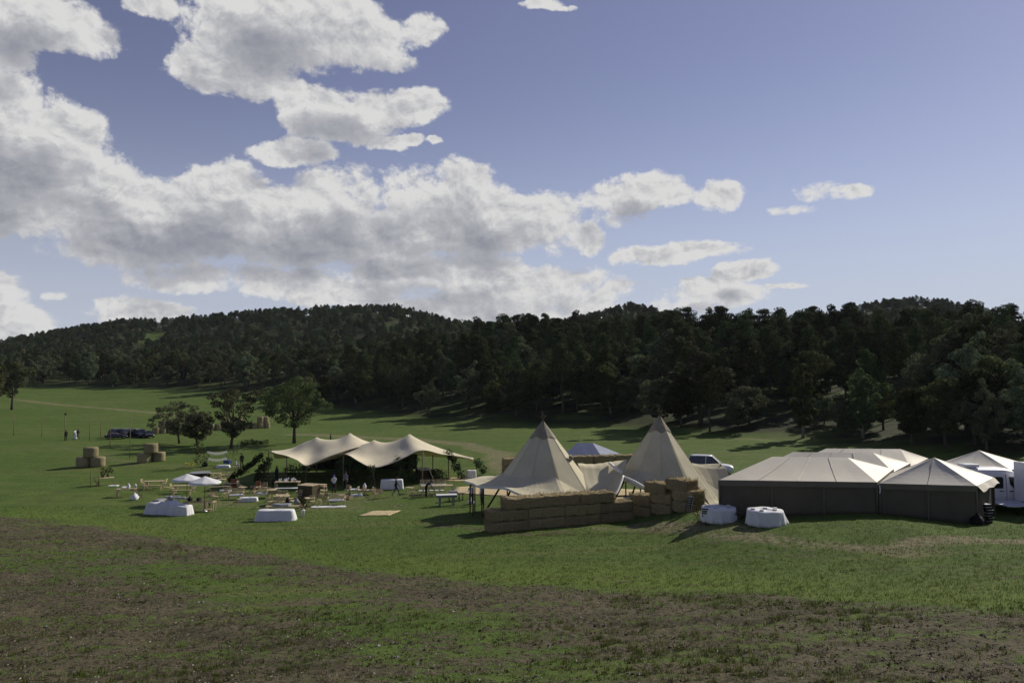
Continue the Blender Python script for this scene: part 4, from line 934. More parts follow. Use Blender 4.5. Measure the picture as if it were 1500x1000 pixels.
small(188, 727, 'white jug standing on the strewn table', 'jug', 'jug', 'jar', 1.5, 'white_cloth', .76); small(198, 726, 'grey metal jug on the strewn table', 'jug', 'jug', 'jar', 1.2, 'steel', .76); small(182, 726, 'white tray lying on the strewn table', 'tray', 'tray', 'tray', 1, 'white_cloth', .76)
small(197, 732, 'white sack slumped under the strewn table', 'sack', 'sack', 'bag', 1, 'white_cloth')
chair(204, 731, 1.2, 'dark folding chair at the right end of the strewn table', 'dark', 'dark folding chairs')
for px, py, rz, lb in ((225, 715, .15, 'picnic table in the open, left of the parasols'), (268, 722, .1, 'picnic table under the left parasol')):
    table(px, py, 1.9, .72, .76, rz, lb, 'timber', None, True)
    bench(px - 2, py + 2.5, 1.8, rz, 'bench on the near side of the ' + lb); bench(px + 3, py - 4, 1.8, rz, 'bench on the far side of the ' + lb)
    chair(px - 14, py - .5, 1.5, 'chair at the left end of the ' + lb); chair(px + 14.5, py - 1, -1.5, 'chair at the right end of the ' + lb)
parasol(273.5, 737, 'left white parasol, behind the pile under white cloth'); parasol(299.5, 749, 'right white parasol, over the dark trestle table', 2.85)
cloth_box(240, 752, 2.5, 1.25, .92, -.1, 'left half of the big pile under glossy white cloth', 'dust_sheet', 'cloth', .22, .05, seed=4); cloth_box(264, 754, 1.6, 1.15, .78, -.1, 'lower right half of the big pile under white cloth', 'dust_sheet', 'cloth', .12, .04, seed=5)
small(233, 750, 'grey folded tarp on top of the white pile', 'tarp', 'tarp', 'tray', 1.4, 'grey_plastic', .93); small(249, 744, 'grey metal urn behind the white pile', 'urn', 'urn', 'bag', 1.0, 'steel', .4)
for i, (px, py) in enumerate(((252, 744), (260, 745), (267, 745))):
    r = thing('metal_bench', ('left', 'middle', 'right')[i] + ' grey metal folding bench stacked behind the white pile', 'bench', G(px, py), .2, 'grey folding benches'); MB().box((0, 0, 1.0 - .05 * i), (1.2, .4, .08)).build('seat', MAT['grey_plastic'], r, bevel=.01)
    for sx in (-1, 1): MB().tube([(sx * .5, -.18, 0), (sx * .5, 0, .96 - .05 * i), (sx * .5, .18, 0)], .02, 5).build('leg', MAT['steel'], r)
table(291, 748, 2.3, .8, .78, .08, 'dark trestle table under the right parasol', 'dark_timber', 'dark_timber', True)
table(307, 748, .9, .8, .78, .08, 'short pale table butted on to the dark trestle table'); bench(296, 750, 1.6, .1, 'low wooden bench under the dark trestle table', 'wooden benches on the meadow', .25)
small(278, 747, 'black bag on the left end of the dark trestle table', 'bag', 'bag', 'bag', .6, 'black_cloth', .78); small(291, 747, 'black crate on the dark trestle table', 'crate', 'crate', 'box', .6, 'black_cloth', .78)
r = thing('log_bar', 'low round bar of grey split logs behind the parasols', 'bar', G(293, 703)); lg = MB()
for i in range(22): a = 2 * math.pi * i / 22; lg.tube([(.98 * math.cos(a), .55 * math.sin(a), -.02), (.98 * math.cos(a), .55 * math.sin(a), .78)], .13, 6)
lg.build('log_wall', MAT['dark_timber'], r, True); MB().lathe([(0, .80), (1.1, .80), (1.1, .86), (0, .86)], n=24, cap=False).build('counter', MAT['grey_plastic'], r)
table(313, 703, 1.4, .6, .76, .05, 'plank table behind the right parasol, by the log bar')
for px, py, lb in ((318, 704.5, 'left'), (329, 701, 'right')): sofa(px, py, .3, lb + ' of two low log seats behind the right parasol', .9, False, 'timber')
bench(322, 719, 2.0, .35, 'long slanting plank bench right of the parasols'); cloth_box(330, 719, 1.1, .7, .12, .3, 'white blanket spread on the grass beside the plank bench', 'blanket', 'blanket', .02, .02, seed=9)
table(338, 716, 1.5, .7, .62, .2, 'low plank table among the lounge sofas'); sofa(346, 731, .25, 'slatted wooden sofa at the left of the lounge group', 1.35); cloth_box(364, 734, 1.55, .75, .36, .15, 'low table wrapped in white cloth at the centre of the lounge group', 'tablecloth', 'tablecloth', .03, seed=12)
sofa(384, 729, -.2, 'slatted wooden sofa at the right of the lounge group', 1.3); material('rust_cloth', (.24, .10, .055), .85, .2, 3, .1)
for px, py, rz, lb in ((343, 716, .4, 'left rust-red armchair behind the lounge group'), (374, 720, -.5, 'right rust-red armchair behind the lounge group')):
    r = thing('armchair', lb, 'armchair', G(px, py), rz, 'rust-red armchairs'); MB().box((0, 0, .32), (.7, .7, .2)).build('seat', MAT['rust_cloth'], r, bevel=.05); MB().box((0, .32, .68), (.7, .14, .62), 0, -.15).build('backrest', MAT['rust_cloth'], r, bevel=.05)
    for sx in (-1, 1):
        MB().box((sx * .36, 0, .5), (.1, .66, .12)).build('armrest', MAT['timber'], r, bevel=.02)
        for sy in (-1, 1): MB().box((sx * .3, sy * .3, .11), (.06, .06, .24)).build('leg', MAT['timber'], r)
table(398, 728, .9, .9, .72, .3, 'small square wooden table left of the round wooden table')
table(421, 719, 2.4, .8, .95, .06, 'tall wooden bar table crowded with glasses before the stretch tent'); table(421, 721, 2.3, .6, .45, .06, 'low white shelf under the tall bar table', 'white_cloth', 'timber')
for i in range(10): small(409 + i * 2.6, 719 - (i % 3), 'glass or bottle on the tall bar table', 'bottle', 'bottle', 'jar', .85, ('white_cloth', 'steel', 'black_cloth', 'white_cloth')[i % 4], .95, 'bottles on the tall bar table')
r = thing('round_table', 'round wooden table ringed by folding chairs before the bar table', 'table', G(412, 738)); MB().lathe([(0, .72), (.72, .72), (.72, .76), (0, .76)], n=28, cap=False).build('tabletop', MAT['timber'], r)
for k in range(4): a = k * 1.571 + .4; MB().tube([(.5 * math.cos(a), .5 * math.sin(a), -.02), (.2 * math.cos(a), .2 * math.sin(a), .72)], .035, 5).build('leg', MAT['timber'], r)
for i, (dx, dy) in enumerate(((-12, 0), (-8, 3), (0, 4), (8, 3), (13, -1), (6, -5), (-5, -5))): chair(412 + dx, 738 + dy, math.atan2(-dy * 3, -dx) + 1.57 * 2 + 1.57, 'wooden folding chair round the round wooden table', 'timber', 'folding chairs round the round wooden table')
r = thing('covered_counter', 'square olive-brown block counter between the bar table and the wooden rack', 'counter', G(451, 730), -.35); material('hessian', (.085, .072, .042), .9, .2, 6, .1, .4, 40); MB().box((-.1, .3, .60), (1.55, 1.35, 1.24)).build('block', MAT['hessian'], r, bevel=.06); MB().box((-.1, .3, 1.235), (1.62, 1.42, .05)).build('top', MAT['timber'], r)
r = thing('wooden_rack', 'light slatted wooden rack beside the olive-brown block counter', 'rack', G(470, 727), -.2)
for sx in (-1, 1):
    for sy in (-1, 1): MB().box((sx * .42, sy * .3, .55), (.06, .06, 1.12)).build('post', MAT['timber'], r)
for z in (.25, .6, .95, 1.12): MB().box((0, 0, z), (.9, .66, .04)).build('shelf', MAT['timber'], r)
r = thing('round_table', 'small round pale wooden table behind the leafy potted plant', 'table', G(453, 738)); MB().lathe([(0, .5), (.5, .5), (.5, .55), (0, .55)], n=24, cap=False).build('tabletop', MAT['timber'], r)
for k in range(3): a = k * 2.1; MB().tube([(.36 * math.cos(a), .36 * math.sin(a), -.02), (.2 * math.cos(a), .2 * math.sin(a), .5)], .03, 5).build('leg', MAT['timber'], r)
for px, py, rz, lb in ((458, 741, .5, 'left wicker chair on the white mat'), (467, 739, -.2, 'middle wicker chair on the white mat'), (474, 736, -.6, 'right wicker chair on the white mat')): chair(px, py, rz, lb, 'dark' if px > 470 else 'timber', 'chairs on the white mat')
cloth_box(481, 742, 2.9, .8, .035, .12, 'long white mat on the grass in front of the slatted sofa', 'mat', 'mat', .01, .005, seed=15); sofa(493, 739, .08, 'slatted wooden sofa with pale cushion on the white mat', 1.5)
chair(489, 708 + 14, .3, 'dark chair behind the slatted sofa on the white mat', 'dark', 'dark folding chairs')
cloth_box(404, 762, 2.65, .95, .80, .05, 'white tablecloth reaching the grass, on the nearest table before the lounge', 'tablecloth', 'tablecloth', .20, .012, seed=21)
table(417, 757, 2.9, .5, .88, .08, 'long board table just behind the white tablecloth, carrying trays')
for px, lb in ((409, 'left'), (419, 'right')): small(px, 757, lb + ' grey tray on the long board table', 'tray', 'tray', 'tray', 1.4, 'grey_plastic', .88, 'grey trays')
small(434, 755, 'grey domed pot on the right end of the long board table', 'pot', 'pot', 'bag', .75, 'grey_plastic', .88)
small(421, 755, 'dark bottle standing on the long board table', 'bottle', 'bottle', 'jar', 1.7, 'black_cloth', .9)
p = G(443.5, 757); r = leafy('potted_plant', 'bushy green plant in a white pot at the right of the white tablecloth', [p + Vector((0, 0, .75)), p + Vector((0, 0, 1.15)), p + Vector((.1, 0, 1.5))], .42, 'plant', None, 110, .09, False, 'oak_leaves', p); MB().lathe([(0, 0), (.12, 0), (.16, .5), (.19, .55), (0, .53)], n=14, cap=False).build('pot', MAT['white_cloth'], r, True)
for i, (px, py, lb) in enumerate(((519, 723, 'left low wooden crate seat right of the slatted sofa'), (530, 724, 'middle low wooden crate seat right of the slatted sofa'), (541, 724, 'right low wooden crate seat right of the slatted sofa'))): sofa(px, py, .2 * i, lb, .85, False, 'timber' if i else 'white_cloth')
cloth_box(522, 726, 1.0, .45, .18, .3, 'white cloth bundle beside the low crate seats', 'cloth_bundle', 'cloth', .05, .05, seed=30); small(534, 721, 'white jug on the middle crate seat', 'jug', 'jug', 'jar', 1.8, 'white_cloth', .3)
cloth_box(574, 716, 2.15, .85, .95, .12, 'white tablecloth on the bar table at the front of the front stretch tent', 'tablecloth', 'tablecloth', .06, seed=33)
table(640, 722, 3.0, .9, .76, .1, 'long dining table ringed by white-cushioned chairs right of the stretch tent')
for i, px in enumerate((616, 624, 632, 640, 648)):
    chair(px, 726 - i * .2, 3.14 + .1, 'white-cushioned chair on the near side of the long dining table', 'white', 'chairs along the near side of the dining table'); chair(px + 2, 716, .05, 'white-cushioned chair on the far side of the long dining table', 'white', 'chairs along the far side of the dining table')
r = thing('drinks_counter', 'dark counter with white boxes under the right half of the stretch tent', 'counter', GD(623, 82.5), .05); MB().box((0, 0, .5), (1.9, .6, 1.0)).build('front', MAT['dark_timber'], r, bevel=.02); MB().box((0, 0, 1.03), (2.0, .7, .05)).build('top', MAT['timber'], r)
for i in range(4): o = small(617 + 4 * i, 704, 'white box on the dark drinks counter', 'box', 'box', 'box', .55, 'white_cloth', 0, 'white boxes on the drinks counter'); o.location = GD(617 + 4 * i, 82.5) + Vector((0, 0, 1.06))
cloth_box(690.5, 700, 1.0, .8, .85, .1, 'small white-clothed table standing alone left of the left tipi', 'tablecloth', 'tablecloth', .05, seed=36)
r = thing('football_table', 'long grey games table on two thick legs left of the tipis', 'table', G(654, 740), .18, None); MB().box((0, 0, .80), (1.75, .72, .20)).build('case', MAT['grey_plastic'], r, bevel=.02); MB().box((0, 0, .92), (1.78, .76, .04)).build('rim', MAT['white_cloth'], r)
for sx in (-1, 1): MB().box((sx * .58, 0, .34), (.16, .5, .72)).build('leg', MAT['grey_plastic'], r)
table(668, 733, 1.6, .6, .74, .2, 'trestle table behind the grey games table', 'timber', 'dark_timber', True, 'trestle tables by the left tipi'); table(681, 731, 1.4, .6, .74, .25, 'trestle table at the left edge of the tipi brim', 'timber', 'dark_timber', True, 'trestle tables by the left tipi')
small(664, 733, 'grey tray on the trestle table behind the games table', 'tray', 'tray', 'tray', 1.2, 'steel', .74); small(689.5, 738, 'white bag on the ground beside the person at the tipi brim', 'bag', 'bag', 'bag', .8, 'white_cloth')
material('jute', (.52, .42, .25), .95, .12, 6, .1, .3, 60)
def rug(corners, label, name='rug', lift=.03):
    g4 = [G(*c) for c in corners]; n = 10; rows = []
    for i in range(n + 1):
        a, b_ = g4[0].lerp(g4[3], i / n), g4[1].lerp(g4[2], i / n); row = []
        for j in range(n + 1): p = a.lerp(b_, j / n); row.append((p.x, p.y, hz(p.x, p.y) + lift + .012 * math.sin(j * 1.7 + i)))
        rows.append(row)
    o = MB().grid(rows).build(name, MAT['jute'], None, True, g4[0], solid=.02); return tag(o, label, 'rug')
rug([(523, 755.5), (570, 755), (587, 748), (545, 748.5)], 'pale beige rug lying alone on the open grass'); rug([(657, 722), (770, 728), (752, 712), (668, 713)], 'sand-coloured matting spread under the left tipi brim', 'matting'); rug([(890, 735), (965, 735), (955, 718), (895, 716)], 'sand-coloured matting in the gap between the tipis', 'matting')
rug([(628, 704), (700, 705), (690, 699.5), (640, 699.5)], 'sandy mat under the right tip of the front stretch tent', 'matting')

EX = {}
def stool(px, py, kind, where):
    k = kind
    if k not in EX:
        r = thing({'stool': 'wooden_stool', 'crate': 'wooden_crate', 'side': 'side_table'}[k], '', {'stool': 'stool', 'crate': 'crate', 'side': 'table'}[k])
        if k == 'stool':
            MB().lathe([(0, .42), (.19, .42), (.19, .46), (0, .46)], n=18, cap=False).build('seat', MAT['timber'], r)
            for q in range(3): a = q * 2.1; MB().tube([(.17 * math.cos(a), .17 * math.sin(a), -.02), (.12 * math.cos(a), .12 * math.sin(a), .43)], .02, 5).build('leg', MAT['timber'], r)
        elif k == 'crate':
            for sy in (-1, 1): m_ = MB(); [m_.box((0, sy * .2, .07 + .11 * i), (.6, .02, .085)) for i in range(3)]; m_.build('side', MAT['timber'], r)
            for sx in (-1, 1): m_ = MB(); [m_.box((sx * .29, 0, .07 + .11 * i), (.02, .38, .085)) for i in range(3)]; m_.build('end', MAT['timber'], r)
            MB().box((0, 0, .03), (.56, .38, .02)).build('bottom', MAT['timber'], r)
        else:
            MB().box((0, 0, .53), (.75, .55, .04)).build('tabletop', MAT['timber'], r)
            for sx in (-1, 1): MB().tube([(sx * .3, -.2, -.02), (sx * .3, .2, .52)], .022, 5).build('leg', MAT['timber'], r); MB().tube([(sx * .3, .2, -.02), (sx * .3, -.2, .52)], .022, 5).build('leg', MAT['timber'], r)
        EX[k] = r; o = r
    else: o = copy_tree(EX[k])
    o.location = G(px, py); o.rotation_euler = (0, 0, rnd.uniform(0, 3)); o['label'] = {'stool': 'round wooden stool ', 'crate': 'slatted wooden crate ', 'side': 'small cross-legged wooden side table '}[k] + where; o['group'] = {'stool': 'wooden stools', 'crate': 'wooden crates', 'side': 'wooden side tables'}[k] + ' of the lounge'
for a in ((331, 724, 'stool', 'at the left of the white blanket'), (355, 721, 'side', 'behind the left slatted sofa'), (362, 727, 'stool', 'just behind the low white-wrapped table'), (383, 713, 'crate', 'beside the right rust-red armchair'), (392, 736, 'stool', 'in front of the right slatted sofa'), (400, 722, 'crate', 'left of the tall bar table'),
          (436, 726, 'stool', 'at the right end of the tall bar table'), (430, 742, 'side', 'right of the round wooden table'), (441, 744, 'crate', 'behind the bushy potted plant'), (477, 724, 'stool', 'right of the slatted rack'), (500, 733, 'side', 'behind the slatted sofa on the white mat'), (511, 731, 'crate', 'right of the slatted sofa on the white mat'),
          (548, 727, 'stool', 'right of the low crate seats'), (556, 722, 'crate', 'left of the white bar table'), (245, 720, 'stool', 'between the two picnic tables'), (600, 722, 'side', 'right of the striding person'), (310, 727, 'crate', 'behind the right parasol pole'), (350, 738, 'stool', 'in front of the left slatted sofa'), (325, 709, 'side', 'by the low log seats')): stool(*a)
material('bunting_cloth', (.80, .80, .82), .8, .05, 3, .2, trans=.45)
for px, py, rz, wh in ((336, 727, .4, 'left of the left slatted sofa'), (352, 717, 1.2, 'behind the low plank table'), (369, 727, -.8, 'between the white-wrapped table and the right slatted sofa'), (388, 720, .2, 'between the rust-red armchair and the bar table'), (396, 742, 2.4, 'in the grass before the small square table'),
                       (437, 732, -.6, 'at the near corner of the olive-brown counter'), (446, 747, 1.1, 'beside the leafy pot plant'), (481, 730, 2.0, 'between the rack and the slatted sofa'), (508, 724, -.3, 'left of the low crate seats'), (552, 730, .9, 'in the open between crate seats and rug'), (604, 727, -1.2, 'left of the long dining table'), (316, 734, .7, 'right of the right parasol'), (328, 729, -.4, 'in front of the white blanket')):
    chair(px, py, rz, 'wooden folding chair ' + wh, 'timber', 'loose folding chairs of the lounge')
# white bunting strung between the shrub and the sapling
for k, (y0, lb) in enumerate(((660, 'upper'), (669.5, 'lower'))):
    mb = MB(); a, b_ = at(303, y0, 94), at(333, y0, 93)
    pts = [a.lerp(b_, i / 30) + Vector((0, 0, -.38 * math.sin(math.pi * i / 30) * .6)) for i in range(31)]
    for i in range(30):
        h_ = .24 + .20 * ((i * 7 + k * 3) % 5) / 5; p, q = pts[i], pts[i + 1]; q = p.lerp(q, .92); mb.add([p, q, q - Vector((.03, .02, h_)), p - Vector((-.04, .02, h_ * .9))], [(0, 1, 2, 3)])
    o = mb.build('bunting', MAT['bunting_cloth'], None, False, pts[0], solid=.01); tag(o, lb + ' string of white cloth bunting between the shrub and the sapling', 'bunting', 'white bunting')
cloth_box(327, 684.5, 1.5, .7, .30, .1, 'low white-clothed table on the grass under the bunting', 'tablecloth', 'tablecloth', .05, seed=41); material('blue_plastic', (.05, .08, .22), .5, .2, 3, .4); small(331, 681.5, 'left blue box behind the low white table', 'box', 'box', 'box', .9, 'blue_plastic', .25, 'blue boxes'); small(335, 681.5, 'right blue box behind the low white table', 'box', 'box', 'box', 1.0, 'blue_plastic', .2, 'blue boxes')
material('yellow_flower', (.55, .48, .08), .8, .2, 4)
p = G(277, 684); leafy('flowers', 'knee-high yellow flowers left of the dense shrub', [p + Vector((-.6, 0, .3)), p + Vector((.6, 0, .4))], .28, 'flowers', None, 30, .07, False, 'yellow_flower'); small(300, 683, 'dark sack at the foot of the dense shrub', 'sack', 'sack', 'bag', 1, 'black_cloth')

# ---------------------------------------------------------------- right side: round tables, crates
for px, py, lb, sd in ((1053, 763, 'left white round tablecloth before the marquee, with chairs pushed in', 3), (1121, 768, 'right white round tablecloth before the marquee, one side trailing', 8)):
    c_ = round_cloth(px, py, .93, .78, lb, sd, .05 if px < 1100 else .3); nm = 'left' if px < 1100 else 'right'; r = thing('round_table', 'round folding table hidden under the %s white round tablecloth' % nm, 'table', G(px, py), 0, 'round tables'); MB().lathe([(0, .72), (.88, .72), (.88, .76), (0, .76)], n=32, cap=False).build('tabletop', MAT['timber'], r)
    for k in range(4): a = k * 1.571; MB().tube([(.5 * math.cos(a), .5 * math.sin(a), -.02), (.5 * math.cos(a), .5 * math.sin(a), .72)], .02, 5).build('leg', MAT['steel'], r)
    B = G(px, py)
    for i, (x, y) in enumerate(((-.6, .1), (-.3, -.4), (.1, .3), (.45, -.2), (.6, .2))):
        o = small(px, py, '%s stack of plates on the %s white round tablecloth' % (('leftmost', 'nearest', 'farthest', 'small', 'rightmost')[i], nm), 'plate_stack', 'plates', 'stack', .7, 'white_cloth', 0, 'plate stacks on the round tables'); o.location = B + Vector((x, y, .785))
for px, py, rz, lb in ((1024, 764, 1.9, 'dark folding chair standing left of the left round tablecloth'), (1036, 767, 2.6, 'dark folding chair pushed against the near left of the left round tablecloth'), (1080, 763, -1.4, 'dark folding chair at the right side of the left round tablecloth')): chair(px, py, rz, lb, 'dark', 'dark folding chairs')
r = thing('crate_ladder', 'black slatted crate stack leaning on the right end of the short bale stack', 'crates', G(1008, 752) + Vector((0, -.1, .25)), -.5)
for i in range(6): MB().box((.03 * i, .0, .08 + .14 * i), (.34, .26, .10)).build('crate', MAT['black_cloth'], r); MB().box((.03 * i, -.135, .10 + .14 * i), (.22, .012, .025)).build('label_strip', MAT['white_cloth'], r)
cloth_box(921, 748, .75, .8, .95, .2, 'white cloth over a table end showing between the two bale walls', 'tablecloth', 'tablecloth', .03, seed=50)
table(914, 741, 1.6, .7, .8, .1, 'grey table in the opening between the tipis', 'grey_plastic', 'steel', False, None); chair(927, 738, .2, 'dark chair in the opening between the tipis', 'dark', 'dark folding chairs')
r = thing('crate_stack', 'wobbly stack of black and white crates at the right corner of the front marquee', 'crates', G(1447, 766), .3)
for i in range(7): MB().box((.05 * math.sin(i * 2), .05 * math.cos(i), .07 + .15 * i), (.42, .34, .12), .2 * math.sin(i)).build('crate', MAT['black_cloth'], r); MB().box((.05 * math.sin(i * 2), .05 * math.cos(i) - .01, .142 + .15 * i), (.36, .30, .02), .2 * math.sin(i)).build('crate_rim', MAT['white_cloth'], r)
for px, py, lb, s_ in ((1432, 769, 'big black bin bag at the right corner of the front marquee', .95), (1439, 767, 'small black bin bag beside the crate stack', .7)): small(px, py, lb, 'bin_bag', 'bag', 'bag', s_, 'black_cloth', 0, 'black bin bags')
# blue-grey gazebo behind the bale wall
r = thing('gazebo', 'blue-grey gazebo roof showing above the bale wall behind the left tipi', 'gazebo', GD(868, 88)); material('blue_canvas', (.17, .20, .30), .6, .12, 1.2, .3); B = r.location
cs_ = [at(826, 667, 86), at(880, 667, 85), at(915, 667, 88), at(862, 664, 91)]; ap = at(845, 648.5, 88.2), at(868, 648.5, 87.8)
MB().add([*cs_, *ap], [(0, 1, 5, 4), (1, 2, 5), (2, 3, 4, 5), (3, 0, 4)]).build('roof', MAT['blue_canvas'], r, False, B, solid=.03)
for c_ in cs_: MB().tube([ground_under(c_), c_], .05, 6).build('pole', MAT['steel'], r, True, B)

# ---------------------------------------------------------------- vehicles
material('black_paint', (.012, .014, .022), .25, .1, 2, .5, coat=.6); material('navy_paint', (.02, .026, .05), .25, .1, 2, .5, coat=.6); material('silver_paint', (.55, .57, .62), .3, .06, 2, .5, metal=.3, coat=.6); material('white_paint', (.72, .72, .74), .4, .04, 2, .4, coat=.3)
material('glass_dark', (.012, .014, .018), .08, .1, 1, .7); material('tyre', (.015, .015, .016), .85, .2, 4, .2); material('red_lens', (.30, .01, .008), .3, .1, 2, .5); material('orange_lens', (.6, .18, .02), .4, .1, 2, .5); material('truck_side', (.50, .52, .60), .5, .05, 1, .4); material('chassis', (.04, .04, .042), .7, .2, 3, .2)
def wheel(r, x, y, rad, side):
    w_ = MB(); w_.lathe([(rad * .62, -.11), (rad * .94, -.11), (rad, -.07), (rad, .07), (rad * .94, .11), (rad * .62, .11)], n=20, cap=False)
    w_.v = [(a, c + 0, b) for a, b, c in w_.v]; t_ = w_.build('wheel', MAT['tyre'], r, True); t_.location = (x, y, rad)
    h_ = MB(); h_.lathe([(0, -.05), (rad * .3, -.06), (rad * .6, -.085), (rad * .64, -.05), (rad * .64, .05), (rad * .6, .085), (rad * .3, .06), (0, .05)], n=16, cap=False); h_.v = [(a, c, b) for a, b, c in h_.v]; h_.build('rim', MAT['steel'], t_, True)
def car(px, py, rz, label, paint, L=4.5, Wd=1.85, H=1.65, belt=.98, suv=True, loc=None, group=None):
    """length along x, front at +x"""
    r = thing('parked_car', label, 'car', loc or G(px, py), rz, group); hw = Wd / 2
    st = [(-.50, .45, .80, .80), (-.485, .30, .92, .93), (-.42, .24, belt, .98), (-.2, .22, belt, 1), (.1, .22, belt - .01, 1), (.24, .22, belt - .03, 1), (.40, .24, belt - .12, .96), (.475, .30, belt - .22, .86), (.50, .42, belt - .36, .74)]
    rows = []
    for f, zb, zt, wf in st:
        w_ = hw * wf; zm = zb + (zt - zb) * .55
        rows.append([(f * L, -w_ * .80, zb), (f * L, -w_ * .97, zb + .12), (f * L, -w_, zm), (f * L, -w_ * .96, zt - .06), (f * L, -w_ * .86, zt), (f * L, 0, zt + .03), (f * L, w_ * .86, zt), (f * L, w_ * .96, zt - .06), (f * L, w_, zm), (f * L, w_ * .97, zb + .12), (f * L, w_ * .80, zb)])
    mb = MB(); mb.grid(rows, closed=True); n = len(rows[0]); mb.add(rows[0], [tuple(range(n))]); mb.add(rows[-1], [tuple(range(n))]); mb.build('body', MAT[paint], r, True)
    x0, x1, x2, x3 = (-.485 if suv else -.40) * L, (-.40 if suv else -.22) * L, .06 * L, .25 * L; wb, wr = hw * .88, hw * .70; zb = belt - .01
    bt = [(x0, -wb, zb), (x3, -wb, zb), (x3, wb, zb), (x0, wb, zb)]; tp = [(x1, -wr, H - .05), (x2, -wr, H - .05), (x2, wr, H - .05), (x1, wr, H - .05)]
    MB().add(bt + tp, [(0, 1, 5, 4), (1, 2, 6, 5), (2, 3, 7, 6), (3, 0, 4, 7)]).build('window', MAT['glass_dark'], r)
    rf = []
    for f in np.linspace(0, 1, 7): x = x1 + (x2 - x1) * f; cz = H - .05 + .05 * math.sin(math.pi * (f * .8 + .1)); rf.append([(x, -wr - .01, H - .075), (x, -wr * .8, cz), (x, 0, cz + .02), (x, wr * .8, cz), (x, wr + .01, H - .075)])
    MB().grid(rf).build('roof', MAT[paint], r, True, solid=.03)
    for sy in (-1, 1):
        for (xa, xb) in ((x0, x1), (x3, x2), (-.08 * L, -.07 * L)): MB().tube([(xa, sy * wb * 1.005, zb), (xb, sy * (wr + .01), H - .06)], .035, 5).build('pillar', MAT[paint], r)
        MB().box((.455 * L, sy * hw * .66, belt - .30), (.16, .34, .13)).build('headlight', MAT['white_paint'], r, bevel=.02); MB().box((-.485 * L, sy * hw * .78, belt - .1), (.10, .2, .26)).build('tail_light', MAT['red_lens'], r, bevel=.02)
        MB().box((.20 * L, sy * (hw + .08), belt + .06), (.12, .2, .14)).build('mirror', MAT[paint], r, bevel=.02)
        for fx in (-.30, .31): wheel(r, fx * L, sy * (hw - .10), .35, sy)
    r.scale = (.85,) * 3 if py else (1, 1, 1); return r
cg = 'dark cars parked on the meadow'
car(176, 639, 1.05, 'left dark car of the parked row, behind the low car', 'navy_paint', group=cg); car(189, 639, 1.15, 'middle dark car of the parked row, its red tail light showing', 'black_paint', group=cg); car(206, 640, -.75, 'right dark car of the parked row, beside the lamp pole', 'navy_paint', 4.5, group=cg); car(216, 640.5, -.8, 'small dark car half hidden at the right end of the parked row', 'black_paint', 3.8, 1.7, 1.4, .9, False, group=cg)
car(170, 642.5, .55, 'low black car parked nearest in front of the row', 'black_paint', 4.2, 1.75, 1.15, .82, False, group=cg)
car(0, 0, -.25, 'pale people carrier glinting behind the right tipi', 'white_paint', 5.0, 2.0, 2.05, 1.15, True, GD(1037, 82))
def van(loc, rz, label):
    """panel van along +x, its near side at y = 0"""
    r = thing('van', label, 'van', loc, rz); Wd = 2.0; rows = []
    for x, k, zt in ((0, .95, 2.48), (.08, 1, 2.55), (1.6, 1, 2.60), (3.6, 1, 2.60), (4.15, .98, 2.50), (4.5, .96, 2.25), (5.05, .95, 1.62), (5.2, .94, 1.42), (5.75, .90, 1.15), (5.95, .82, .85)):
        w_ = Wd / 2 * k; zm = min(1.25, zt * .72); rows.append([(x, 1 + q * w_, z) for q, z in ((-.95, .36), (-1, .55), (-1, zm), (-.94, zm + (zt - zm) * .62), (-.84, zt - .12), (-.62, zt - .02), (0, zt + .03), (.62, zt - .02), (.84, zt - .12), (.94, zm + (zt - zm) * .62), (1, zm), (1, .55), (.95, .36))])
    mb = MB(); mb.grid(rows, closed=True); mb.add(rows[0], [tuple(range(13))]); mb.add(rows[-1], [tuple(range(13))]); mb.build('body', MAT['white_paint'], r, True)
    for x0, pts in ((2.45, [(2.55, 1.42), (3.36, 1.42), (3.40, 2.05), (3.30, 2.12), (2.55, 2.12)]), (3.6, [(3.80, 1.66), (4.0, 1.44), (4.86, 1.44), (4.42, 2.10), (3.76, 2.12)])):
        w_ = MB(); P_ = [(x, -.02 + .055 * max(0, (z - 1.25)) / .7, z) for x, z in pts]; w_.add(P_ + [(x, y + .03, z) for x, y, z in P_], [tuple(range(5)), tuple(range(9, 4, -1))] + [(i, (i + 1) % 5, 5 + (i + 1) % 5, 5 + i) for i in range(5)]); w_.build('window', MAT['glass_van'], r)
    for x in (2.35, 3.56, 4.95): MB().tube([(x, -.005, .6), (x, -.005, 1.3), (x, .03, 1.8), (x, .075, 2.3 if x < 4.5 else 1.6)], .014, 4).build('door_seam', MAT['chassis'], r)
    for x in (3.25, 3.85): MB().box((x, -.02, 1.26), (.26, .04, .05)).build('handle', MAT['chassis'], r)
    MB().box((2.9, -.012, .52), (5.4, .04, .20)).build('rub_strip', MAT['chassis'], r, bevel=.01); MB().box((3.75, -.035, .46), (.14, .02, .06)).build('marker_light', MAT['orange_lens'], r)
    MB().box((1.75, .9, 2.74), (.95, .85, .20)).build('roof_vent', MAT['white_paint'], r, bevel=.05); MB().box((4.95, -.2, 1.55), (.14, .22, .36)).build('mirror', MAT['chassis'], r, bevel=.03); MB().box((5.78, .3, .95), (.14, .3, .26)).build('headlight', MAT['steel'], r, bevel=.03); MB().box((.0, .12, 1.1), (.06, .16, .55)).build('tail_light', MAT['red_lens'], r, bevel=.01)
    for fx in (1.1, 4.85):
        for sy in (.13, 1.87): wheel(r, fx, sy, .36, 1)
    return r
material('glass_van', (.010, .013, .012), .35, .4, 6, .25)
van(Vector((26.9, 46.6, hz(29.5, 46.6))), .0, 'white panel van seen side on, dark windows, between marquee and truck')
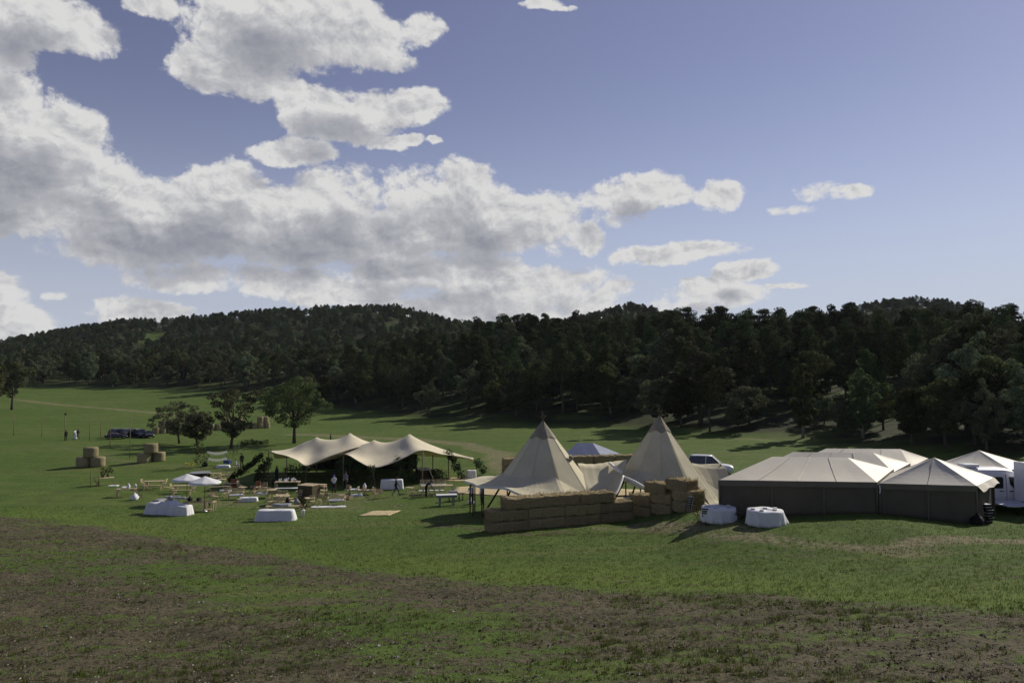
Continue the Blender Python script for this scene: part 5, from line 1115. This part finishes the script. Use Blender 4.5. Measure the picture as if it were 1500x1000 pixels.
def truck(loc, rz, label):
    """box truck along +x, tail lift at the -x end"""
    r = thing('box_truck', label, 'truck', loc, rz); MB().box((2.6, 1.1, 1.70), (5.2, 2.2, 2.3)).build('cargo_box', MAT['truck_side'], r, bevel=.03)
    fr = MB(); fr.box((0, 1.1, 1.70), (.05, 2.28, 2.38)); fr.build('rear_frame', MAT['white_paint'], r); MB().box((3.4, 1.1, .48), (7.2, .8, .16)).build('chassis', MAT['chassis'], r)
    MB().box((-1.06, 1.1, .52), (2.02, 2.1, .06)).build('tail_lift', MAT['truck_side'], r, bevel=.01)
    for sy in (.25, 1.95): MB().tube([(.1, sy, .3), (-.5, sy, .48)], .04, 6).build('lift_arm', MAT['chassis'], r)
    rows = [[(x, y, z) for y, z in ((.05, .5), (.05, 1.2), (.12, zt), (2.08, zt), (2.15, 1.2), (2.15, .5))] for x, zt in ((5.35, 2.35), (6.4, 2.3), (6.95, 1.5), (7.1, 1.2))]; cb = MB(); cb.grid(rows, closed=True); cb.add(rows[-1], [tuple(range(6))]); cb.build('cab', MAT['white_paint'], r)
    MB().prism([(5.6, 1.4), (6.6, 1.4), (6.3, 2.15), (5.6, 2.15)], 'y', .03, .06).build('window', MAT['glass_dark'], r)
    for fx in (1.5, 6.0):
        for sy in (.22, 1.98): wheel(r, fx, sy, .40, 1)
    MB().box((.02, .12, .62), (.04, .22, .12)).build('tail_light', MAT['red_lens'], r); MB().box((.8, -.004, .62), (.12, .02, .06)).build('marker_light', MAT['orange_lens'], r)
    return r
truck(Vector((30.95, 44.2, hz(30.95, 44.2))), .05, 'white box truck cut by the right edge of the picture, its tail lift lowered flat')

# ---------------------------------------------------------------- people
material('skin', (.42, .26, .18), .6, .1, 4, .3); material('shirt_white', (.62, .62, .66), .85, .08, 5, .1); material('shirt_grey', (.16, .17, .20), .85, .1, 5, .1); material('cloth_dark', (.016, .017, .022), .85, .2, 5, .1); material('cloth_navy', (.03, .04, .08), .85, .2, 5, .1); material('hair_dark', (.02, .014, .010), .7, .2, 8, .2); material('cap_blue', (.05, .09, .35), .7, .1, 4, .2); material('shoe', (.02, .018, .016), .6, .2, 4, .3)
def person(loc, rz, label, pose='stand', top='cloth_dark', bottom='cloth_dark', hair='hair_dark', sc=1.0, dress=False, group=None):
    J = {'pel': (0, 0, .95), 'sp': (0, .01, 1.14), 'ch': (0, .0, 1.36), 'nk': (0, .0, 1.50), 'hd': (0, .015, 1.60), 'ht': (0, .01, 1.72)}
    lean = 0.0
    for s_, n in ((-1, 'l'), (1, 'r')):
        J['sh' + n] = (s_ * .185, 0, 1.41); J['el' + n] = (s_ * .235, -.02, 1.13); J['wr' + n] = (s_ * .23, .06, .90); J['ha' + n] = (s_ * .225, .10, .81)
        J['hp' + n] = (s_ * .095, 0, .90); J['kn' + n] = (s_ * .105, .02, .50); J['an' + n] = (s_ * .11, -.02, .09); J['to' + n] = (s_ * .125, .14, .035)
        k = s_
        if pose == 'walk':
            J['kn' + n] = (s_ * .10, .16 * k + .06, .52); J['an' + n] = (s_ * .10, .34 * k - .04, .11 if k > 0 else .14); J['to' + n] = (s_ * .11, .34 * k + .13, .06 if k > 0 else .04); J['el' + n] = (s_ * .23, -.12 * k, 1.14); J['wr' + n] = (s_ * .22, -.22 * k + .08, .93); J['ha' + n] = (s_ * .215, -.25 * k + .12, .85)
        if pose == 'reach': J['el' + n] = (s_ * .23, .14, 1.18); J['wr' + n] = (s_ * .17, .36, 1.12); J['ha' + n] = (s_ * .15, .45, 1.11)
        if pose == 'bend':
            J['sh' + n] = (s_ * .185, .36, 1.20); J['el' + n] = (s_ * .22, .46, .94); J['wr' + n] = (s_ * .18, .58, .74); J['ha' + n] = (s_ * .17, .63, .66)
        if pose == 'sit':
            J['kn' + n] = (s_ * .12, .42, .50); J['an' + n] = (s_ * .12, .42, .09); J['to' + n] = (s_ * .12, .58, .035); J['hp' + n] = (s_ * .1, .0, .50)
            J['sh' + n] = (s_ * .185, .02, .98); J['el' + n] = (s_ * .23, .1, .74); J['wr' + n] = (s_ * .16, .32, .62); J['ha' + n] = (s_ * .14, .40, .60)
    if pose == 'bend': J.update(sp=(0, .12, 1.10), ch=(0, .32, 1.20), nk=(0, .44, 1.27), hd=(0, .54, 1.31), ht=(0, .64, 1.36))
    if pose == 'sit': J.update(pel=(0, 0, .54), sp=(0, .01, .72), ch=(0, .02, .93), nk=(0, .03, 1.07), hd=(0, .05, 1.17), ht=(0, .05, 1.29))
    RAD = {'pel': .135, 'sp': .125, 'ch': .135, 'nk': .055, 'hd': .088, 'ht': .075, 'sh': .068, 'el': .045, 'wr': .030, 'ha': .034, 'hp': .095, 'kn': .062, 'an': .040, 'to': .036}
    E = [('pel', 'sp', 't'), ('sp', 'ch', 't'), ('ch', 'nk', 't'), ('nk', 'hd', 's'), ('hd', 'ht', 's')]
    for n in 'lr': E += [('ch', 'sh' + n, 't'), ('sh' + n, 'el' + n, 't'), ('el' + n, 'wr' + n, 's' if top.startswith('shirt') else 't'), ('wr' + n, 'ha' + n, 's'), ('pel', 'hp' + n, 'b'), ('hp' + n, 'kn' + n, 'b'), ('kn' + n, 'an' + n, 'b'), ('an' + n, 'to' + n, 'f')]
    names = list(J); bm = bmesh.new(); lay = bm.verts.layers.skin.verify(); vs = {}
    for n in names:
        v = bm.verts.new(J[n]); q = RAD.get(n) or RAD[n[:2]]; v[lay].radius = (q * (1.25 if n in ('pel', 'sp', 'ch') else 1), q * (.82 if n in ('pel', 'sp', 'ch') else 1)); v[lay].use_root = n == 'pel'; vs[n] = v
    for a, b_, _ in E: bm.edges.new((vs[a], vs[b_]))
    me = bpy.data.meshes.new('skeleton'); bm.to_mesh(me); bm.free(); o = bpy.data.objects.new('skeleton', me); COL.objects.link(o)
    o.modifiers.new('k', 'SKIN'); q = o.modifiers.new('s', 'SUBSURF'); q.levels = q.render_levels = 1
    dg = bpy.context.evaluated_depsgraph_get(); dg.update(); bme = bpy.data.meshes.new_from_object(o.evaluated_get(dg)); bpy.data.objects.remove(o)
    bm = bmesh.new(); bm.from_mesh(bme); ml = {'s': 0, 't': 1, 'b': 2, 'f': 3}
    def seg(p, a, b_): a, b_ = Vector(a), Vector(b_); u = max(0, min(1, (p - a).dot(b_ - a) / ((b_ - a).length_squared + 1e-9))); return (p - a - (b_ - a) * u).length
    for f in bm.faces: c = f.calc_center_median(); f.smooth = True; f.material_index = ml[min(E, key=lambda e: seg(c, J[e[0]], J[e[1]]) - .5 * (RAD.get(e[0]) or RAD[e[0][:2]]))[2]]
    for n in 'lr':                                                    # five fingers on each hand
        w0, h0 = Vector(J['wr' + n]), Vector(J['ha' + n]); d = (h0 - w0).normalized(); sd = d.cross(Vector((1, 0, 0))).normalized()
        for k in range(5):
            ln = (.055, .085, .095, .088, .068)[k]; b0 = h0 + sd * (.019 * (k - 2)) - d * (.05 if k == 0 else 0); dd = (d + sd * (-.7 if k == 0 else .08 * (k - 2))).normalized(); tips = [b0, b0 + dd * ln * .6, b0 + dd * ln + Vector((0, .02, 0))]
            fm = MB().tube(tips, [.010, .009, .006], 5); nv = [bm.verts.new(v) for v in fm.v]
            for fc in fm.f: bm.faces.new([nv[i] for i in fc]).material_index = 0
    hd = Vector(J['hd']); ht = Vector(J['ht']); ax = (ht - hd).normalized(); fwd = Vector((0, 1, 0)) - ax * ax.y; fwd.normalize(); sidev = ax.cross(fwd)
    for c, sz in ((hd + fwd * .098 + ax * .02, (.018, .03, .032)), (hd + fwd * .088 - ax * .035, (.04, .012, .012)), (hd + fwd * .085 + ax * .05 + sidev * .035, (.022, .01, .012)), (hd + fwd * .085 + ax * .05 - sidev * .035, (.022, .01, .012)), (hd + sidev * .09 + ax * .02, (.02, .035, .06)), (hd - sidev * .09 + ax * .02, (.02, .035, .06))):
        g0 = bmesh.ops.create_icosphere(bm, subdivisions=1, radius=.5)['verts']
        for v in g0: v.co = c + Vector((v.co.x * sz[0], v.co.y * sz[1], v.co.z * sz[2]))
    bme.materials.clear()
    for m in ('skin', top, bottom, 'shoe'): bme.materials.append(MAT[m])
    bm.to_mesh(bme); bm.free()
    r = thing('person', label, 'person', loc, rz, group); r.scale = (sc,) * 3; b_ = bpy.data.objects.new('body', bme); link(b_, r)
    hb = MB(); c = hd + ax * .055 - fwd * .015
    for_rows = []
    for i in range(7):
        th = .02 + i / 6 * 1.75; for_rows.append([tuple(c + ax * (.105 * math.cos(th)) + (fwd * math.cos(a) * .106 + sidev * math.sin(a) * .098) * math.sin(th) - fwd * .012) for a in np.linspace(0, 2 * math.pi, 14, endpoint=False)])
    hb.grid(for_rows, closed=True).build('cap' if hair == 'cap_blue' else 'hair', MAT[hair], r, True, solid=.012)
    if dress: MB().lathe([(.17, 1.15), (.20, .95), (.27, .5), (.36, .05), (.34, .04)], n=20, cap=False, wob=lambda a, z: 1 + .05 * math.sin(8 * a)).build('skirt', MAT[top], r, True, solid=.01)
    return r
person(G(96.5, 645), 1.0, 'person in dark clothes standing under the lamp pole'); person(G(109.5, 643), 1.3, 'person in a long white dress beside a person in a dark suit', 'stand', 'shirt_white', 'shirt_white', 'hair_dark', .97, True); person(G(114, 643), 1.5, 'person in a dark suit beside the white dress on the meadow', 'walk')
person(G(489, 722), .4, 'person in a white shirt and blue cap at the front of the stretch tents', 'reach', 'shirt_white', 'cloth_dark', 'cap_blue'); person(G(506, 717), 2.8, 'person in a grey top standing in the shade of the stretch tent', 'stand', 'shirt_grey', 'cloth_dark')
person(G(580, 726.5), -1.35, 'person in dark clothes striding past the white bar table', 'walk', 'cloth_dark', 'cloth_navy'); person(G(624, 727), -1.0, 'person in dark clothes bending over the long dining table', 'bend', 'cloth_navy', 'cloth_dark')
person(G(690, 739), .2, 'person in a pale shirt and dark trousers at the left tipi brim', 'reach', 'shirt_white', 'cloth_dark'); person(G(706, 739), 2.4, 'person in a white shirt half hidden under the left tipi brim', 'stand', 'shirt_white', 'cloth_dark')
person(GD(486, 117), 2.0, 'person whose dark head and shoulders show behind the stretch tent ridge'); person(GD(357, 91), .6, 'person in black standing behind the leafy garland', 'stand'); person(G(345, 687), -.8, 'person in white sitting low on the grass by the sapling', 'sit', 'shirt_white', 'shirt_grey', 'hair_dark', .9)
person(GD(611, 81.5), -1.2, 'person in black behind the dark drinks counter', 'reach'); person(GD(408, 81), 1.2, 'person in navy in the shade by the leftmost tent pole', 'stand', 'cloth_navy', 'cloth_dark')
bench(345, 688.2, .6, .3, 'tiny low bench under the person in white', 'wooden benches on the meadow', .44)

# ---------------------------------------------------------------- foreground grass and stones
def yb_at(x): return np.interp(x, bl[:, 0], bl[:, 1])
n = 185000; u = rng.random(n); y = 12.5 * (66 / 12.5) ** u; x = rng.uniform(-.98, .98, n) * y; dsoil = np.clip((yb_at(x) - y) / 1.5 + .4, 0, 1)
patch = .5 + .5 * wav(x, y, 1.9, 3) * .7 + .3 * wav(x, y, .6, 6); keepp = (1 - dsoil) * .62 + dsoil * np.clip((patch - .55) * 1.1, 0.03, .5)
k = rng.random(n) < keepp; x, y, dsoil = x[k], y[k], dsoil[k]; z = height(x, y); m = len(x)
def blades(x, y, z, nb, hmin, hmax, wide, name, mat, label):
    xs, ys, zs = (np.repeat(q, nb) for q in (x, y, z)); N = len(xs); a = rng.uniform(0, 6.283, N); h_ = rng.uniform(hmin, hmax, N); le = rng.uniform(.1, .9, N) * h_; ox = rng.normal(0, .05, N); oy = rng.normal(0, .05, N); w_ = wide * rng.uniform(.6, 1.4, N)
    b0 = np.c_[xs + ox, ys + oy, zs - .03]; wv_ = np.c_[-np.sin(a), np.cos(a), np.zeros(N)] * w_[:, None]; tip = b0 + np.c_[np.cos(a) * le, np.sin(a) * le, h_ + .03]; V = np.stack([b0 - wv_, b0 + wv_, tip], 1).reshape(-1, 3)
    o = bpy.data.objects.new(name, np_mesh(name, V, np.arange(3 * N).reshape(-1, 3), [MAT[mat]], smooth=False)); link(o); tag(o, label, None, kind='stuff')
dry = rng.random(m) < .10 + .25 * dsoil
blades(x[~dry], y[~dry], z[~dry], 4, .04, .13, .010, 'grass', 'grass_blades', 'short green meadow grass in the foreground'); blades(x[dry], y[dry], z[dry], 4, .03, .11, .009, 'dry_grass', 'dry_blades', 'dry straw-coloured grass among the green')
oc = np.array([(1, 0, 0), (0, 1, 0), (-1, 0, 0), (0, -1, 0), (0, 0, .7), (0, 0, -.7)], float); of = np.array([(0, 1, 4), (1, 2, 4), (2, 3, 4), (3, 0, 4), (1, 0, 5), (2, 1, 5), (3, 2, 5), (0, 3, 5)])
def lumps(n, lo, hi, keepf, name, mat, label, flat=.7):
    u = rng.random(n); y = 12.5 * (46 / 12.5) ** u; x = rng.uniform(-.78, .78, n) * y; q = np.clip((yb_at(x) - y) / 1.2, 0, 1); k = rng.random(n) < q * keepf(x, y); x, y = x[k], y[k]; z = height(x, y); m = len(x)
    sz = lo * (hi / lo) ** (rng.random(m) ** 2.2); V = (oc[None] * sz[:, None, None] * rng.uniform(.5, 1.5, (m, 6, 3)) * (1, 1, flat)) + np.c_[x, y, z + .01][:, None]
    o = bpy.data.objects.new(name, np_mesh(name, V.reshape(-1, 3), (of[None] + 6 * np.arange(m)[:, None, None]).reshape(-1, 3), [MAT[mat]], smooth=False)); link(o); tag(o, label, None, kind='stuff')
material('clod', (.050, .043, .026), .95, 0, 3, .05, col2=(.120, .102, .062)); lumps(52000, .016, .06, lambda x, y: .35 + .55 * np.clip(.5 + .6 * wav(x, y, 1.3, 2), 0, 1), 'dirt', 'clod', 'crumbled dark clods of soil on the bare strip')
n = 16000; u = rng.random(n); y = 12.5 * (48 / 12.5) ** u; x = rng.uniform(-.78, .78, n) * y; k = (yb_at(x) - y > -.3) & (rng.random(n) < np.clip(.30 + .8 * wav(x, y, 2.4, 5), .08, 1)); x, y = x[k], y[k]
blades(x, y, height(x, y), 9, .04, .15, .013, 'weeds', 'grass_blades', 'green weed tufts dotted over the brown soil')
n = 4200; u = rng.random(n); y = 12.5 * (50 / 12.5) ** u; x = rng.uniform(-.80, .80, n) * y; k = (yb_at(x) - y > 0) & (rng.random(n) < np.where(x < -2, 1, .5)); x, y = x[k], y[k]; z = height(x, y); m = len(x)
sz = rng.uniform(.012, .045, m) * np.where(rng.random(m) < .06, 1.8, 1); V = (oc[None] * sz[:, None, None] * rng.uniform(.6, 1.4, (m, 6, 3))) + np.c_[x, y, z + .012][:, None]; F = (of[None] + 6 * np.arange(m)[:, None, None]).reshape(-1, 3)
material('pebble', (.34, .31, .26), .9, .3, 9, .1); o = bpy.data.objects.new('gravel', np_mesh('gravel', V.reshape(-1, 3), F, [MAT['pebble']], smooth=False)); link(o); tag(o, 'small pale stones scattered over the bare soil', None, kind='stuff')

for nm, (A0, A1, n) in {'straw_litter': (G(700, 786), G(1035, 762), 2600)}.items():
    f = rng.random(n); x = A0.x + (A1.x - A0.x) * f + rng.normal(0, .5, n); y = A0.y + (A1.y - A0.y) * f + rng.normal(0, .45, n)
    blades(x, y, height(x, y), 2, .01, .05, .012, nm, 'straw', 'loose straw scattered on the grass along the bale walls')

# ---------------------------------------------------------------- the air between
hb_ = MB(); hb_.box((0, 1700, 30), (7000, 4200, 170)); hm_ = bpy.data.materials.new('air'); hm_.use_nodes = True; t = NT(hm_.node_tree); t.n.clear()
pv_ = t.new('ShaderNodeVolumePrincipled'); pv_.inputs['Color'].default_value = (.80, .88, 1, 1); pv_.inputs['Density'].default_value = .00005; pv_.inputs['Anisotropy'].default_value = 0
om_ = t.new('ShaderNodeOutputMaterial'); t.l.new(pv_.outputs[0], om_.inputs['Volume']); ho = hb_.build('haze', hm_); tag(ho, 'thin blue haze in the air over the far hills', None, kind='stuff')
